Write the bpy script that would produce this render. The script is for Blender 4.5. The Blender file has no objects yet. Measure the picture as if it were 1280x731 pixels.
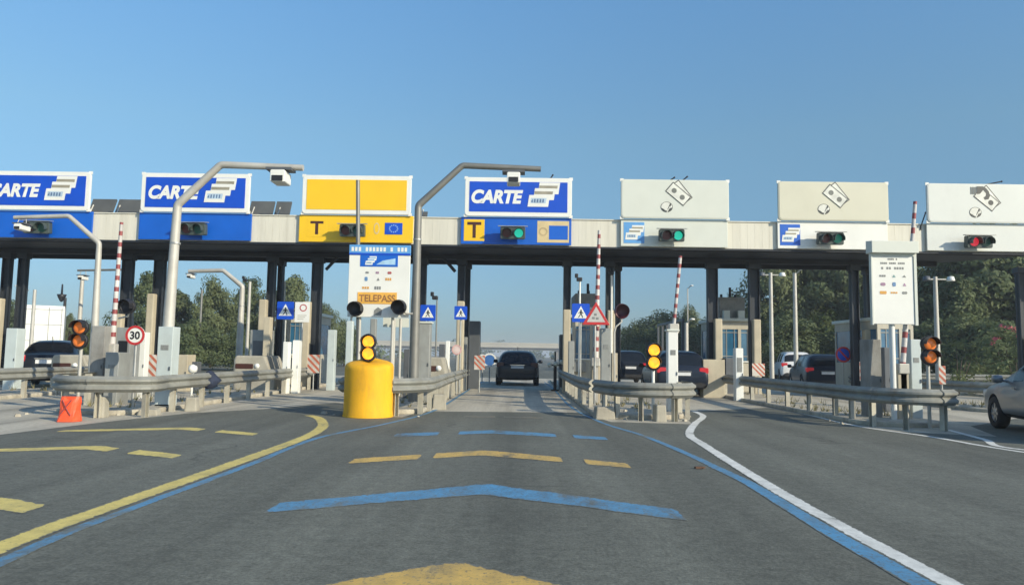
import bpy, bmesh, math, random
from mathutils import Vector, Matrix, noise
random.seed(7)
R = math.radians
scene = bpy.context.scene
COL = scene.collection

# ------------------------------------------------------------------ survey: photo pixel -> place in the world
F, HC = 924.0, 1.3
ROLL, PITCH, YAW = R(0.9), R(4.909), R(0.5713)
def ray(px, py):
    a, b = px - 640, py - 365.5
    c, s = math.cos(ROLL), math.sin(ROLL)
    a, b = a*c + b*s, -a*s + b*c
    r, u = a/F, -b/F
    cp, sp = math.cos(PITCH), math.sin(PITCH)
    f2, u2 = cp - u*sp, u*cp + sp
    cy, sy = math.cos(YAW), math.sin(YAW)
    return r*cy - f2*sy, f2*cy + r*sy, u2
def at(px, py, Y):
    x, y, z = ray(px, py); t = Y/y
    return Vector((x*t, Y, HC + z*t))
def on_ground(px, py, z=0.0):
    x, y, w = ray(px, py); t = (z - HC)/w
    return Vector((x*t, y*t, z))

# ------------------------------------------------------------------ materials
MATS = {}
def nodes_of(name):
    m = bpy.data.materials.new(name); m.use_nodes = True
    nt = m.node_tree
    return m, nt, nt.nodes['Principled BSDF']
def ramp(nt, src, stops):
    r = nt.nodes.new('ShaderNodeValToRGB')
    els = r.color_ramp.elements
    while len(els) < len(stops): els.new(0.5)
    for e, (p, c) in zip(els, stops):
        e.position = p; e.color = (c[0], c[1], c[2], 1) if isinstance(c, tuple) else (c, c, c, 1)
    nt.links.new(src, r.inputs[0])
    return r.outputs[0]
def noise_tex(nt, scale, detail=4, rough=0.55, stretch=None):
    g = nt.nodes.new('ShaderNodeNewGeometry')
    mp = nt.nodes.new('ShaderNodeMapping')
    if stretch: mp.inputs['Scale'].default_value = stretch
    nt.links.new(g.outputs['Position'], mp.inputs['Vector'])
    n = nt.nodes.new('ShaderNodeTexNoise')
    n.inputs['Scale'].default_value = scale; n.inputs['Detail'].default_value = detail
    n.inputs['Roughness'].default_value = rough
    nt.links.new(mp.outputs[0], n.inputs['Vector'])
    return n.outputs['Fac']
def mix(nt, fac, a, b, mode='MIX'):
    m = nt.nodes.new('ShaderNodeMix'); m.data_type = 'RGBA'; m.blend_type = mode
    for i, v in ((0, fac), (6, a), (7, b)):
        if isinstance(v, (int, float)): m.inputs[i].default_value = v
        elif isinstance(v, tuple): m.inputs[i].default_value = (*v, 1)
        else: nt.links.new(v, m.inputs[i])
    return m.outputs[2]
def mat(name, c, rough=0.6, metal=0.0, var=0.18, scale=3.0, bump=0.0, stretch=None, emit=None, es=0.0, spec=0.5, dirt=0.0, dirtc=(0.12, 0.1, 0.08), coat=0.0):
    if name in MATS: return MATS[name]
    m, nt, b = nodes_of(name)
    n = noise_tex(nt, scale, 5, 0.6, stretch)
    lo = tuple(x*(1 - var) for x in c); hi = tuple(min(1, x*(1 + var)) for x in c)
    col = ramp(nt, n, [(0.3, lo), (0.7, hi)])
    if dirt:
        d = noise_tex(nt, scale*0.7, 7, 0.7, stretch or (1, 1, 0.35))
        f = ramp(nt, d, [(0.48, 0.0), (0.72, dirt)])
        col = mix(nt, f, col, dirtc)
    nt.links.new(col, b.inputs['Base Color'])
    b.inputs['Roughness'].default_value = rough; b.inputs['Metallic'].default_value = metal
    b.inputs['Specular IOR Level'].default_value = spec; b.inputs['Coat Weight'].default_value = coat
    if bump:
        bp = nt.nodes.new('ShaderNodeBump'); bp.inputs['Strength'].default_value = bump; bp.inputs['Distance'].default_value = 0.02
        nn = noise_tex(nt, scale*12, 4); nt.links.new(nn, bp.inputs['Height']); nt.links.new(bp.outputs[0], b.inputs['Normal'])
    if emit:
        b.inputs['Emission Color'].default_value = (*emit, 1); b.inputs['Emission Strength'].default_value = es
    MATS[name] = m
    return m

ASPH = (0.138, 0.143, 0.118)
def asphalt_color(nt, base=ASPH):
    fine = ramp(nt, noise_tex(nt, 38, 3, 0.75), [(0.30, tuple(x*0.66 for x in base)), (0.5, base), (0.72, tuple(x*1.42 for x in base))])
    grit = ramp(nt, noise_tex(nt, 9, 5, 0.7), [(0.3, 0.75), (0.7, 1.22)])
    col = mix(nt, 1.0, fine, grit, 'MULTIPLY')
    streak = ramp(nt, noise_tex(nt, 1.0, 5, 0.6, (1.5, 0.05, 1)), [(0.30, 0.74), (0.5, 0.96), (0.66, 1.12)])
    col = mix(nt, 1.0, col, streak, 'MULTIPLY')
    # wheel tracks polished by traffic and an oily band between them, in the middle lane
    g = nt.nodes.new('ShaderNodeNewGeometry'); sp = nt.nodes.new('ShaderNodeSeparateXYZ'); nt.links.new(g.outputs['Position'], sp.inputs[0])
    wob = nt.nodes.new('ShaderNodeMath'); wob.operation = 'MULTIPLY_ADD'; nt.links.new(noise_tex(nt, 0.35, 3), wob.inputs[0]); wob.inputs[1].default_value = 0.9; nt.links.new(sp.outputs['X'], wob.inputs[2])
    mr = nt.nodes.new('ShaderNodeMapRange'); nt.links.new(wob.outputs[0], mr.inputs[0]); mr.inputs[1].default_value = -3.2; mr.inputs[2].default_value = 3.4
    track = ramp(nt, mr.outputs[0], [(0.0, 1.0), (0.22, 0.98), (0.31, 1.13), (0.41, 1.10), (0.48, 0.86), (0.55, 0.84), (0.62, 1.10), (0.70, 1.12), (0.80, 0.92), (1.0, 1.0)])
    col = mix(nt, 0.8, col, track, 'MULTIPLY')
    spots = ramp(nt, noise_tex(nt, 2.2, 4, 0.6), [(0.66, 1.0), (0.74, 0.72)])
    col = mix(nt, 0.8, col, spots, 'MULTIPLY')
    blot = ramp(nt, noise_tex(nt, 0.35, 4, 0.6), [(0.35, 0.88), (0.65, 1.10)])
    return mix(nt, 1.0, col, blot, 'MULTIPLY')
def make_asphalt():
    m, nt, b = nodes_of('asphalt')
    col = asphalt_color(nt)
    v = nt.nodes.new('ShaderNodeTexVoronoi'); v.feature = 'DISTANCE_TO_EDGE'; v.inputs['Scale'].default_value = 0.22
    g = nt.nodes.new('ShaderNodeNewGeometry'); mp = nt.nodes.new('ShaderNodeMixRGB'); mp.blend_type = 'ADD'; mp.inputs[0].default_value = 1.0
    nz = nt.nodes.new('ShaderNodeTexNoise'); nz.inputs['Scale'].default_value = 0.9; nz.inputs['Detail'].default_value = 6
    nt.links.new(g.outputs['Position'], nz.inputs['Vector'])
    nt.links.new(g.outputs['Position'], mp.inputs[1]); nt.links.new(nz.outputs['Color'], mp.inputs[2]); nt.links.new(mp.outputs[0], v.inputs['Vector'])
    crack = ramp(nt, v.outputs['Distance'], [(0.0, 1.0), (0.006, 0.0)])
    br = ramp(nt, noise_tex(nt, 0.25, 2), [(0.5, 0.0), (0.58, 0.55)])
    f = mix(nt, 1.0, crack, br, 'MULTIPLY')
    col = mix(nt, f, col, (0.03, 0.03, 0.03))
    nt.links.new(col, b.inputs['Base Color']); b.inputs['Roughness'].default_value = 0.85; b.inputs['Specular IOR Level'].default_value = 0.35
    bp = nt.nodes.new('ShaderNodeBump'); bp.inputs['Strength'].default_value = 0.4; bp.inputs['Distance'].default_value = 0.01
    nt.links.new(noise_tex(nt, 45, 3, 0.7), bp.inputs['Height']); nt.links.new(bp.outputs[0], b.inputs['Normal'])
    MATS['asphalt'] = m
    return m
def make_paint(name, c, wear):
    m, nt, b = nodes_of(name)
    a = asphalt_color(nt)
    p = ramp(nt, noise_tex(nt, 6, 5, 0.7), [(0.3, tuple(x*0.72 for x in c)), (0.65, c)])
    f1 = ramp(nt, noise_tex(nt, 26, 4, 0.75), [(wear - 0.07, 0.0), (wear + 0.05, 1.0)])
    f2 = ramp(nt, noise_tex(nt, 1.5, 6, 0.72, (1.6, 0.6, 1)), [(wear - 0.06, 0.12), (wear + 0.05, 0.75), (wear + 0.2, 1.0)])
    f = mix(nt, 1.0, f1, f2, 'MULTIPLY')
    at_ = nt.nodes.new('ShaderNodeAttribute'); at_.attribute_name = 'edge'
    ad = nt.nodes.new('ShaderNodeMath'); ad.operation = 'MULTIPLY_ADD'; nt.links.new(noise_tex(nt, 14, 5, 0.7), ad.inputs[0]); ad.inputs[1].default_value = -1.5; nt.links.new(at_.outputs['Fac'], ad.inputs[2])
    fe = ramp(nt, ad.outputs[0], [(0.0, 0.0), (0.18, 1.0)])
    sh = nt.nodes.new('ShaderNodeMath'); sh.operation = 'ADD'; sh.inputs[1].default_value = 0.55
    nt.links.new(at_.outputs['Fac'], sh.inputs[0]); nt.links.new(sh.outputs[0], ad.inputs[2])
    f = mix(nt, 1.0, f, fe, 'MULTIPLY')
    nt.links.new(mix(nt, f, a, p), b.inputs['Base Color']); b.inputs['Roughness'].default_value = 0.7
    MATS[name] = m
    return m
asphalt = make_asphalt()
paint_yellow = make_paint('yellow road paint', (0.76, 0.61, 0.18), 0.36)
paint_ochre = make_paint('worn ochre road paint', (0.72, 0.47, 0.12), 0.40)
paint_blue = make_paint('blue road paint', (0.095, 0.31, 0.53), 0.42)
paint_white = make_paint('white road paint', (0.80, 0.80, 0.74), 0.31)
def make_apron():
    m, nt, b = nodes_of('worn concrete paving')
    base = ramp(nt, noise_tex(nt, 14, 6, 0.7), [(0.3, (0.38, 0.35, 0.275)), (0.7, (0.55, 0.51, 0.41))])
    tyre = ramp(nt, noise_tex(nt, 1.0, 5, 0.65, (1.1, 0.05, 1)), [(0.34, 0.60), (0.56, 1.05)])
    col = mix(nt, 1.0, base, tyre, 'MULTIPLY')
    oil = ramp(nt, noise_tex(nt, 0.8, 6, 0.7), [(0.54, 0.0), (0.76, 0.5)])
    col = mix(nt, oil, col, (0.09, 0.085, 0.075))
    nt.links.new(col, b.inputs['Base Color']); b.inputs['Roughness'].default_value = 0.85
    bp = nt.nodes.new('ShaderNodeBump'); bp.inputs['Strength'].default_value = 0.3; bp.inputs['Distance'].default_value = 0.01
    nt.links.new(noise_tex(nt, 40, 3, 0.7), bp.inputs['Height']); nt.links.new(bp.outputs[0], b.inputs['Normal'])
    MATS['apron'] = m
    return m
apron_m = make_apron()
kerb_m = mat('kerb concrete', (0.44, 0.405, 0.32), 0.9, var=0.25, scale=4, bump=0.4, dirt=0.5)
earth_m = mat('dry verge', (0.16, 0.14, 0.085), 0.95, var=0.4, scale=0.4, bump=0.6, dirt=0.7, dirtc=(0.07, 0.09, 0.03))
concrete_m = mat('weathered concrete', (0.37, 0.35, 0.285), 0.9, var=0.14, scale=2.5, bump=0.3, dirt=0.45, dirtc=(0.17, 0.14, 0.1))
greyconc_m = mat('grey concrete', (0.27, 0.27, 0.25), 0.9, var=0.18, scale=3, bump=0.3, dirt=0.5)
jacket_m = mat('cream column casing', (0.47, 0.42, 0.31), 0.8, var=0.10, scale=2, dirt=0.35, dirtc=(0.25, 0.2, 0.13))
darksteel_m = mat('dark steel', (0.028, 0.034, 0.042), 0.55, 0.1, var=0.2, scale=2)
def rusty(m):
    nt = m.node_tree; b = nt.nodes['Principled BSDF']; src = b.inputs['Base Color'].links[0].from_socket
    f = ramp(nt, noise_tex(nt, 1.7, 8, 0.75, (1, 1, 0.5)), [(0.56, 0.0), (0.70, 0.65)])
    nt.links.new(mix(nt, f, src, (0.16, 0.10, 0.06)), b.inputs['Base Color'])
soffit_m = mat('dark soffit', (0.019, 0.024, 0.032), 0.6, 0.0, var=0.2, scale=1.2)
fascia_m = mat('cream fascia sheet', (0.66, 0.64, 0.54), 0.55, 0.0, var=0.07, scale=1.2, stretch=(3, 1, 0.25), dirt=0.30, dirtc=(0.33, 0.3, 0.23))
galv_m = mat('galvanised steel', (0.42, 0.43, 0.41), 0.5, 0.55, var=0.2, scale=3, dirt=0.4, dirtc=(0.2, 0.19, 0.16))
post_m_ = mat('pale guardrail post', (0.46, 0.44, 0.36), 0.7, 0.0, var=0.2, scale=3, dirt=0.5, dirtc=(0.2, 0.17, 0.12))
railsteel_m = mat('aged guardrail zinc', (0.27, 0.275, 0.245), 0.6, 0.1, spec=0.3, var=0.2, scale=2.2, dirt=0.55, dirtc=(0.17, 0.155, 0.12))
polegrey_m = mat('pole grey', (0.50, 0.49, 0.44), 0.55, 0.2, var=0.12, scale=2, dirt=0.35, dirtc=(0.25, 0.22, 0.17))
darkpole_m = mat('dark pole grey', (0.22, 0.22, 0.20), 0.5, 0.35, var=0.12, scale=2, dirt=0.3)
palebox_m = mat('pale blue grey enamel', (0.50, 0.57, 0.56), 0.5, 0.0, var=0.08, scale=2, dirt=0.3, dirtc=(0.3, 0.3, 0.27))
greybox_m = mat('grey enamel', (0.30, 0.315, 0.30), 0.5, 0.1, var=0.12, scale=2, dirt=0.4)
darkbox_m = mat('dark grey enamel', (0.10, 0.11, 0.12), 0.5, 0.1, var=0.15, scale=2)
white_m = mat('white enamel', (0.76, 0.77, 0.72), 0.45, var=0.04, scale=1.5, dirt=0.08, dirtc=(0.5, 0.47, 0.4))
cream_m = mat('cream enamel', (0.62, 0.65, 0.58), 0.45, var=0.03, scale=1.5, dirt=0.1, dirtc=(0.5, 0.48, 0.38))
creamy_m = mat('yellowed cream enamel', (0.60, 0.59, 0.465), 0.45, var=0.03, scale=1.5, dirt=0.1, dirtc=(0.48, 0.44, 0.3))
blue_m = mat('sign blue', (0.003, 0.070, 0.52), 0.4, var=0.07, scale=1.5)
panelblue_m = mat('panel blue', (0.003, 0.105, 0.52), 0.42, var=0.08, scale=1.2)
lightblue_m = mat('faded blue', (0.11, 0.33, 0.66), 0.45, var=0.1, scale=3)
yellow_m = mat('sign yellow', (0.85, 0.53, 0.012), 0.42, var=0.03, scale=1.5, dirt=0.05, dirtc=(0.7, 0.5, 0.1))
barrel_m = mat('barrel yellow', (0.80, 0.42, 0.018), 0.65, var=0.12, scale=2.5, dirt=0.55, dirtc=(0.36, 0.20, 0.04), bump=0.12, spec=0.3, stretch=(1.6, 1.6, 0.6))
tan_m = mat('faded tan', (0.62, 0.50, 0.27), 0.5, var=0.1, scale=3)
black_m = mat('matt black', (0.014, 0.014, 0.016), 0.5, var=0.2)
brown_m = mat('dark brown print', (0.06, 0.018, 0.01), 0.5, var=0.1)
greyprint_m = mat('grey print', (0.22, 0.23, 0.22), 0.5, var=0.2, scale=30)
paleprint_m = mat('pale print', (0.42, 0.41, 0.34), 0.5, var=0.15, scale=12)
red_m = mat('sign red', (0.50, 0.03, 0.03), 0.45, var=0.1)
boomred_m = mat('boom red', (0.27, 0.06, 0.06), 0.5, var=0.2, scale=9)
orange_m = mat('orange plastic', (0.85, 0.10, 0.03), 0.5, var=0.15, scale=6)
maroon_m = mat('maroon casing', (0.075, 0.012, 0.02), 0.45, var=0.2)
ambon_m = mat('lit amber lens', (0.9, 0.35, 0.02), 0.3, emit=(1.0, 0.40, 0.03), es=1.15)
ambdim_m = mat('dull amber lens', (0.78, 0.20, 0.04), 0.3, emit=(1.0, 0.25, 0.03), es=0.10)  # unlit lens with a faint glow added to brighten its orange
redon_m = mat('lit red lens', (0.6, 0.02, 0.04), 0.3, emit=(1.0, 0.03, 0.06), es=0.35)
redoff_m = mat('dull red lens', (0.10, 0.02, 0.02), 0.3)
greenon_m = mat('lit green lens', (0.02, 0.5, 0.35), 0.3, emit=(0.02, 0.75, 0.5), es=0.45)
greenoff_m = mat('dull green lens', (0.012, 0.09, 0.065), 0.3)
greendim_m = mat('dim green lens', (0.012, 0.16, 0.11), 0.3, emit=(0.01, 0.4, 0.26), es=0.12)
housing_m = mat('signal housing', (0.055, 0.075, 0.07), 0.5, var=0.15)
solar_m = mat('solar glass', (0.10, 0.105, 0.10), 0.5, 0.0, var=0.15, scale=2)
glass_m = mat('dark window glass', (0.010, 0.013, 0.017), 0.1, var=0.1, spec=0.4)
boothglass_m = mat('blue booth glass', (0.03, 0.13, 0.24), 0.12, var=0.25, scale=2, spec=0.8)
tyre_m = mat('tyre rubber', (0.018, 0.018, 0.018), 0.85, var=0.2)
rim_m = mat('alloy rim', (0.40, 0.41, 0.42), 0.35, 0.8, var=0.1)
plastic_m = mat('black bumper plastic', (0.02, 0.021, 0.023), 0.6, var=0.2)
navyp_m = mat('near black navy paint', (0.005, 0.008, 0.015), 0.35, 0.0, var=0.1, coat=0.15, spec=0.35)
bluep_m = mat('dark blue paint', (0.007, 0.013, 0.026), 0.35, 0.0, var=0.1, coat=0.2, spec=0.35)
silverp_m = mat('silver grey paint', (0.21, 0.225, 0.235), 0.35, 0.4, var=0.04, coat=0.4)
whitep_m = mat('white car paint', (0.75, 0.75, 0.73), 0.3, var=0.04, coat=0.5)
taill_m = mat('tail lamp red', (0.42, 0.02, 0.03), 0.2, var=0.1, emit=(1.0, 0.05, 0.05), es=0.12)
headl_m = mat('headlamp glass', (0.55, 0.57, 0.58), 0.12, 0.2, var=0.1)
plate_m = mat('plate white', (0.70, 0.71, 0.70), 0.4, var=0.05)
chrome_m = mat('chrome', (0.6, 0.6, 0.6), 0.15, 0.9)
bark_m = mat('bark', (0.075, 0.06, 0.045), 0.95, var=0.35, scale=3, bump=0.6)
pink_m = mat('pink blossom', (0.55, 0.12, 0.16), 0.7, var=0.3, scale=4)
sack_m = mat('navy sack cloth', (0.02, 0.03, 0.06), 0.8, var=0.3, scale=8)
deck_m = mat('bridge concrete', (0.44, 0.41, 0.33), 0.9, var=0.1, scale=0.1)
bridgeshade_m = mat('bridge concrete painted shade', (0.20, 0.185, 0.16), 0.9, var=0.1, scale=0.1)  # darker bridge concrete: shade of girder and piers painted into the colour
def leaf_mat(name, a, b, sc=0.7):
    if name in MATS: return MATS[name]
    m, nt, bs = nodes_of(name)
    n = noise_tex(nt, sc, 5, 0.75)
    c = ramp(nt, n, [(0.30, a), (0.68, b)])
    nt.links.new(c, bs.inputs['Base Color']); bs.inputs['Roughness'].default_value = 0.65
    bs.inputs['Specular IOR Level'].default_value = 0.3
    tr = nt.nodes.new('ShaderNodeBsdfTranslucent'); nt.links.new(c, tr.inputs['Color'])
    mx = nt.nodes.new('ShaderNodeMixShader'); mx.inputs[0].default_value = 0.35
    out = nt.nodes['Material Output']
    nt.links.new(bs.outputs[0], mx.inputs[1]); nt.links.new(tr.outputs[0], mx.inputs[2]); nt.links.new(mx.outputs[0], out.inputs['Surface'])
    MATS[name] = m
    return m
leafA = leaf_mat('olive leaves', (0.08, 0.105, 0.045), (0.20, 0.235, 0.10))
leafB = leaf_mat('dark leaves', (0.062, 0.09, 0.04), (0.16, 0.20, 0.085))
leafC = leaf_mat('bright leaves', (0.045, 0.07, 0.018), (0.13, 0.16, 0.045))

# ------------------------------------------------------------------ mesh building
def root_loc(o):
    v = Vector((0, 0, 0))
    while o is not None:
        v += o.location; o = o.parent
    return v
class MB:
    def __init__(s): s.v = []; s.f = []; s.m = []; s.smooth = []
    def add(s, vs, fs, m=0, sm=False):
        k = len(s.v); s.v += [tuple(v) for v in vs]
        for f in fs: s.f.append([i + k for i in f]); s.m.append(m); s.smooth.append(sm)
        return s
    def box(s, x0, x1, y0, y1, z0, z1, m=0, rz=0.0, taper=1.0):
        cx, cy = (x0 + x1)/2, (y0 + y1)/2
        vs = []
        for z in (z0, z1):
            t = 1.0 if z == z0 else taper
            for x, y in ((x0, y0), (x1, y0), (x1, y1), (x0, y1)):
                dx, dy = (x - cx)*t, (y - cy)*t
                vs.append((cx + dx*math.cos(rz) - dy*math.sin(rz), cy + dx*math.sin(rz) + dy*math.cos(rz), z))
        return s.add(vs, [(0, 3, 2, 1), (4, 5, 6, 7), (0, 1, 5, 4), (1, 2, 6, 5), (2, 3, 7, 6), (3, 0, 4, 7)], m)
    def tube(s, path, r, n=10, m=0, cap=True):
        path = [Vector(p) for p in path]
        rs = r if isinstance(r, (list, tuple)) else [r]*len(path)
        vs = []; fs = []
        for i, p in enumerate(path):
            d = (path[min(i + 1, len(path) - 1)] - path[max(i - 1, 0)]).normalized()
            a = d.cross(Vector((0, 1, 0)) if abs(d.y) < 0.9 else Vector((1, 0, 0))).normalized(); b = d.cross(a)
            for k in range(n):
                t = 2*math.pi*k/n
                vs.append(p + (a*math.cos(t) + b*math.sin(t))*rs[i])
        for i in range(len(path) - 1):
            for k in range(n):
                fs.append((i*n + k, i*n + (k + 1) % n, (i + 1)*n + (k + 1) % n, (i + 1)*n + k))
        s.add(vs, fs, m, True)
        if cap:
            e = (len(path) - 1)*n
            s.add(vs[:n], [tuple(range(n))], m); s.add(vs[e:], [tuple(range(n))[::-1]], m)
        return s
    def prism_y(s, pts, y0, y1, m=0):            # outline in X-Z, from y0 (front) to y1
        n = len(pts)
        vs = [(x, y0, z) for x, z in pts] + [(x, y1, z) for x, z in pts]
        fs = [tuple(range(n)), tuple(range(n, 2*n))[::-1]] + [(i, i + n, (i + 1) % n + n, (i + 1) % n) for i in range(n)]
        return s.add(vs, fs, m)
    def prism_z(s, pts, z0, z1, m=0):            # outline in X-Y
        n = len(pts)
        vs = [(x, y, z0) for x, y in pts] + [(x, y, z1) for x, y in pts]
        fs = [tuple(range(n))[::-1], tuple(range(n, 2*n))] + [(i, (i + 1) % n, (i + 1) % n + n, i + n) for i in range(n)]
        return s.add(vs, fs, m)
    def prism_x(s, pts, x0, x1, m=0):            # outline in Y-Z
        n = len(pts)
        vs = [(x0, y, z) for y, z in pts] + [(x1, y, z) for y, z in pts]
        fs = [tuple(range(n))[::-1], tuple(range(n, 2*n))] + [(i, (i + 1) % n, (i + 1) % n + n, i + n) for i in range(n)]
        return s.add(vs, fs, m)
    def lathe(s, prof, c, axis='z', n=20, m=0):  # prof: (radius, along)
        vs = []; fs = []; c = Vector(c)
        for r, h in prof:
            for k in range(n):
                t = 2*math.pi*k/n; a, b = r*math.cos(t), r*math.sin(t)
                vs.append(c + (Vector((a, b, h)) if axis == 'z' else Vector((a, h, b)) if axis == 'y' else Vector((h, a, b))))
        for i in range(len(prof) - 1):
            for k in range(n):
                fs.append((i*n + k, i*n + (k + 1) % n, (i + 1)*n + (k + 1) % n, (i + 1)*n + k))
        return s.add(vs, fs, m, True)
    def disc(s, c, r, y0, y1, n=24, m=0):        # upright disc facing -Y
        return s.prism_y([(c[0] + r*math.cos(2*math.pi*k/n), c[1] + r*math.sin(2*math.pi*k/n)) for k in range(n)], y0, y1, m)
    def ring(s, c, r0, r1, y0, y1, n=28, m=0):
        vs = []; fs = []
        for y in (y0, y1):
            for r in (r0, r1):
                for k in range(n):
                    t = 2*math.pi*k/n; vs.append((c[0] + r*math.cos(t), y, c[1] + r*math.sin(t)))
        for k in range(n):
            j = (k + 1) % n
            fs += [(k, j, n + j, n + k), (2*n + k, 3*n + k, 3*n + j, 2*n + j), (k, 2*n + k, 2*n + j, j), (n + k, n + j, 3*n + j, 3*n + k)]
        return s.add(vs, fs, m)
    def sweep(s, prof, path, m=0):               # closed profile (out, z) along a level path; out = right of travel
        path = [Vector(p) for p in path]; n = len(prof); vs = []; fs = []
        for i, p in enumerate(path):
            d0 = (p - path[i - 1]).normalized() if i else None
            d1 = (path[i + 1] - p).normalized() if i < len(path) - 1 else None
            d = ((d0 or d1) + (d1 or d0)).normalized()
            nr = Vector((d.y, -d.x, 0))
            k = 1.0
            if d0 and d1: k = 1/max(0.5, nr.dot(Vector((d1.y, -d1.x, 0))))
            for o, z in prof: vs.append(p + nr*o*k + Vector((0, 0, z)))
        for i in range(len(path) - 1):
            for j in range(n):
                fs.append((i*n + j, (i + 1)*n + j, (i + 1)*n + (j + 1) % n, i*n + (j + 1) % n))
        e = (len(path) - 1)*n
        fs += [tuple(range(n)), tuple(range(e, e + n))[::-1]]
        return s.add(vs, fs, m)
    def build(s, name, mats, parent=None, local=False, bevel=0.0, fix=True):
        off = Vector((0, 0, 0)) if (local or parent is None) else root_loc(parent)
        me = bpy.data.meshes.new(name)
        me.from_pydata([(v[0] - off.x, v[1] - off.y, v[2] - off.z) for v in s.v], [], s.f)
        for m in (mats if isinstance(mats, list) else [mats]): me.materials.append(m)
        me.polygons.foreach_set('material_index', s.m); me.polygons.foreach_set('use_smooth', s.smooth)
        if fix:
            bm = bmesh.new(); bm.from_mesh(me); bmesh.ops.recalc_face_normals(bm, faces=bm.faces); bm.to_mesh(me); bm.free()
        me.update()
        o = bpy.data.objects.new(name, me); COL.objects.link(o)
        if parent is not None: o.parent = parent
        if bevel:
            b = o.modifiers.new('edge', 'BEVEL'); b.width = bevel; b.segments = 2; b.limit_method = 'ANGLE'; b.angle_limit = R(40)
        return o
def tag(o, label, cat, group=None):
    o['label'] = label; o['category'] = cat
    if group: o['group'] = group
    return o
def thing(name, label, cat, loc=(0, 0, 0), rz=0.0, group=None):
    o = bpy.data.objects.new(name, None); COL.objects.link(o)
    o.location = loc; o.rotation_euler = (0, 0, rz); o.empty_display_size = 0.2
    return tag(o, label, cat, group)
def struct(o, kind='structure'):
    o['kind'] = kind; return o
def copy_tree(o, parent=None):
    c = o.copy(); COL.objects.link(c); c.parent = parent
    for ch in list(o.children): copy_tree(ch, c)
    return c
def rrect(x0, x1, z0, z1, r, n=5):
    pts = []
    for cx, cz, a in ((x1 - r, z0 + r, -90), (x1 - r, z1 - r, 0), (x0 + r, z1 - r, 90), (x0 + r, z0 + r, 180)):
        for k in range(n + 1):
            t = R(a + 90*k/n); pts.append((cx + r*math.cos(t), cz + r*math.sin(t)))
    return pts
def rect(x0, x1, z0, z1): return [(x0, z0), (x1, z0), (x1, z1), (x0, z1)]
def lettering(name, txt, x0, x1, z0, z1, y, m, parent, bold=0.0, shear=0.0):
    cu = bpy.data.curves.new(name, 'FONT'); cu.body = txt; cu.size = 1.0; cu.offset = bold; cu.shear = shear; cu.extrude = 0.0
    t = bpy.data.objects.new('glyph_source', cu); COL.objects.link(t)
    bpy.context.view_layer.update()
    me = bpy.data.meshes.new_from_object(t.evaluated_get(bpy.context.evaluated_depsgraph_get()))
    bpy.data.objects.remove(t); bpy.data.curves.remove(cu)
    xs = [v.co.x for v in me.vertices]; zs = [v.co.y for v in me.vertices]
    a, b, c, d = min(xs), max(xs), min(zs), max(zs)
    off = root_loc(parent)
    for v in me.vertices:
        X = x0 + (v.co.x - a)/(b - a)*(x1 - x0); Z = z0 + (v.co.y - c)/(d - c)*(z1 - z0)
        v.co = (X - off.x, y - off.y, Z - off.z)
    me.materials.clear(); me.materials.append(m); me.name = name
    o = bpy.data.objects.new(name, me); COL.objects.link(o); o.parent = parent
    return o

rusty(railsteel_m); rusty(post_m_)
# ------------------------------------------------------------------ ground, paving, markings
def sheet(name, pts, z, m):
    b = MB(); b.add([(x, y, z) for x, y in pts], [tuple(range(len(pts)))])
    return struct(b.build(name, m))
sheet('ground', [(-1500, -300), (1500, -300), (1500, 2500), (-1500, 2500)], -0.03, earth_m)
sheet('road', [(-48, -40), (48, -40), (48, 75), (26, 110), (20, 900), (-14, 900), (-20, 110), (-48, 75)], 0.0, asphalt)
apron_edge = [(-48, 13.0), (-14, 12.6)] + [on_ground(*p).to_tuple()[:2] for p in ((0, 543), (150, 525), (240, 516), (330, 511), (420, 503))] + [(-3.7, 18.6), (-3.6, 15.6), (-2.4, 15.5), (-2.2, 17.2), (1.5, 17.6), (1.9, 15.2), (3.5, 15.0), (4.0, 18.4), (6.85, 20.5), (7.0, 14.2), (8.6, 13.5), (9.4, 15.6), (13, 19), (48, 18)]
sheet('pavement', apron_edge + [(48, 44), (-48, 44)], 0.0014, apron_m)
def edge_attr(o, vals):
    at_ = o.data.attributes.new('edge', 'FLOAT', 'POINT'); at_.data.foreach_set('value', vals)
def stripe(name, pts, w, z, m):
    pts = [Vector((p[0], p[1], 0)) for p in pts]
    # smooth once or twice with Catmull-Rom
    out = []
    for i in range(len(pts) - 1):
        p0, p1, p2, p3 = pts[max(i - 1, 0)], pts[i], pts[i + 1], pts[min(i + 2, len(pts) - 1)]
        for k in range(12):
            t = k/12
            out.append(0.5*((2*p1) + (p2 - p0)*t + (2*p0 - 5*p1 + 4*p2 - p3)*t*t + (3*p1 - p0 - 3*p2 + p3)*t**3))
    out.append(pts[-1])
    vs = []; fs = []
    for i, p in enumerate(out):
        d = (out[min(i + 1, len(out) - 1)] - out[max(i - 1, 0)]).normalized(); n = Vector((d.y, -d.x, 0))
        ww = w if isinstance(w, float) else w[0] + (w[1] - w[0])*i/(len(out) - 1)
        ww *= 1.12
        for q in (-0.5, -0.22, 0.22, 0.5):
            j = 0.010*noise.noise(Vector((p.x*3, p.y*3, q))) if abs(q) == 0.5 else 0.0
            vs.append((p + n*(ww*q + j)).to_tuple()[:2] + (z,))
    for i in range(len(out) - 1):
        for q in range(3): fs.append((4*i + q, 4*i + q + 1, 4*i + q + 5, 4*i + q + 4))
    b = MB(); b.add(vs, fs)
    o = b.build(name, m); edge_attr(o, [0.0 if k % 4 in (0, 3) else 1.0 for k in range(len(vs))])
    return struct(o)
gp = lambda *a: [on_ground(*p).to_tuple()[:2] for p in a]
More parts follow.
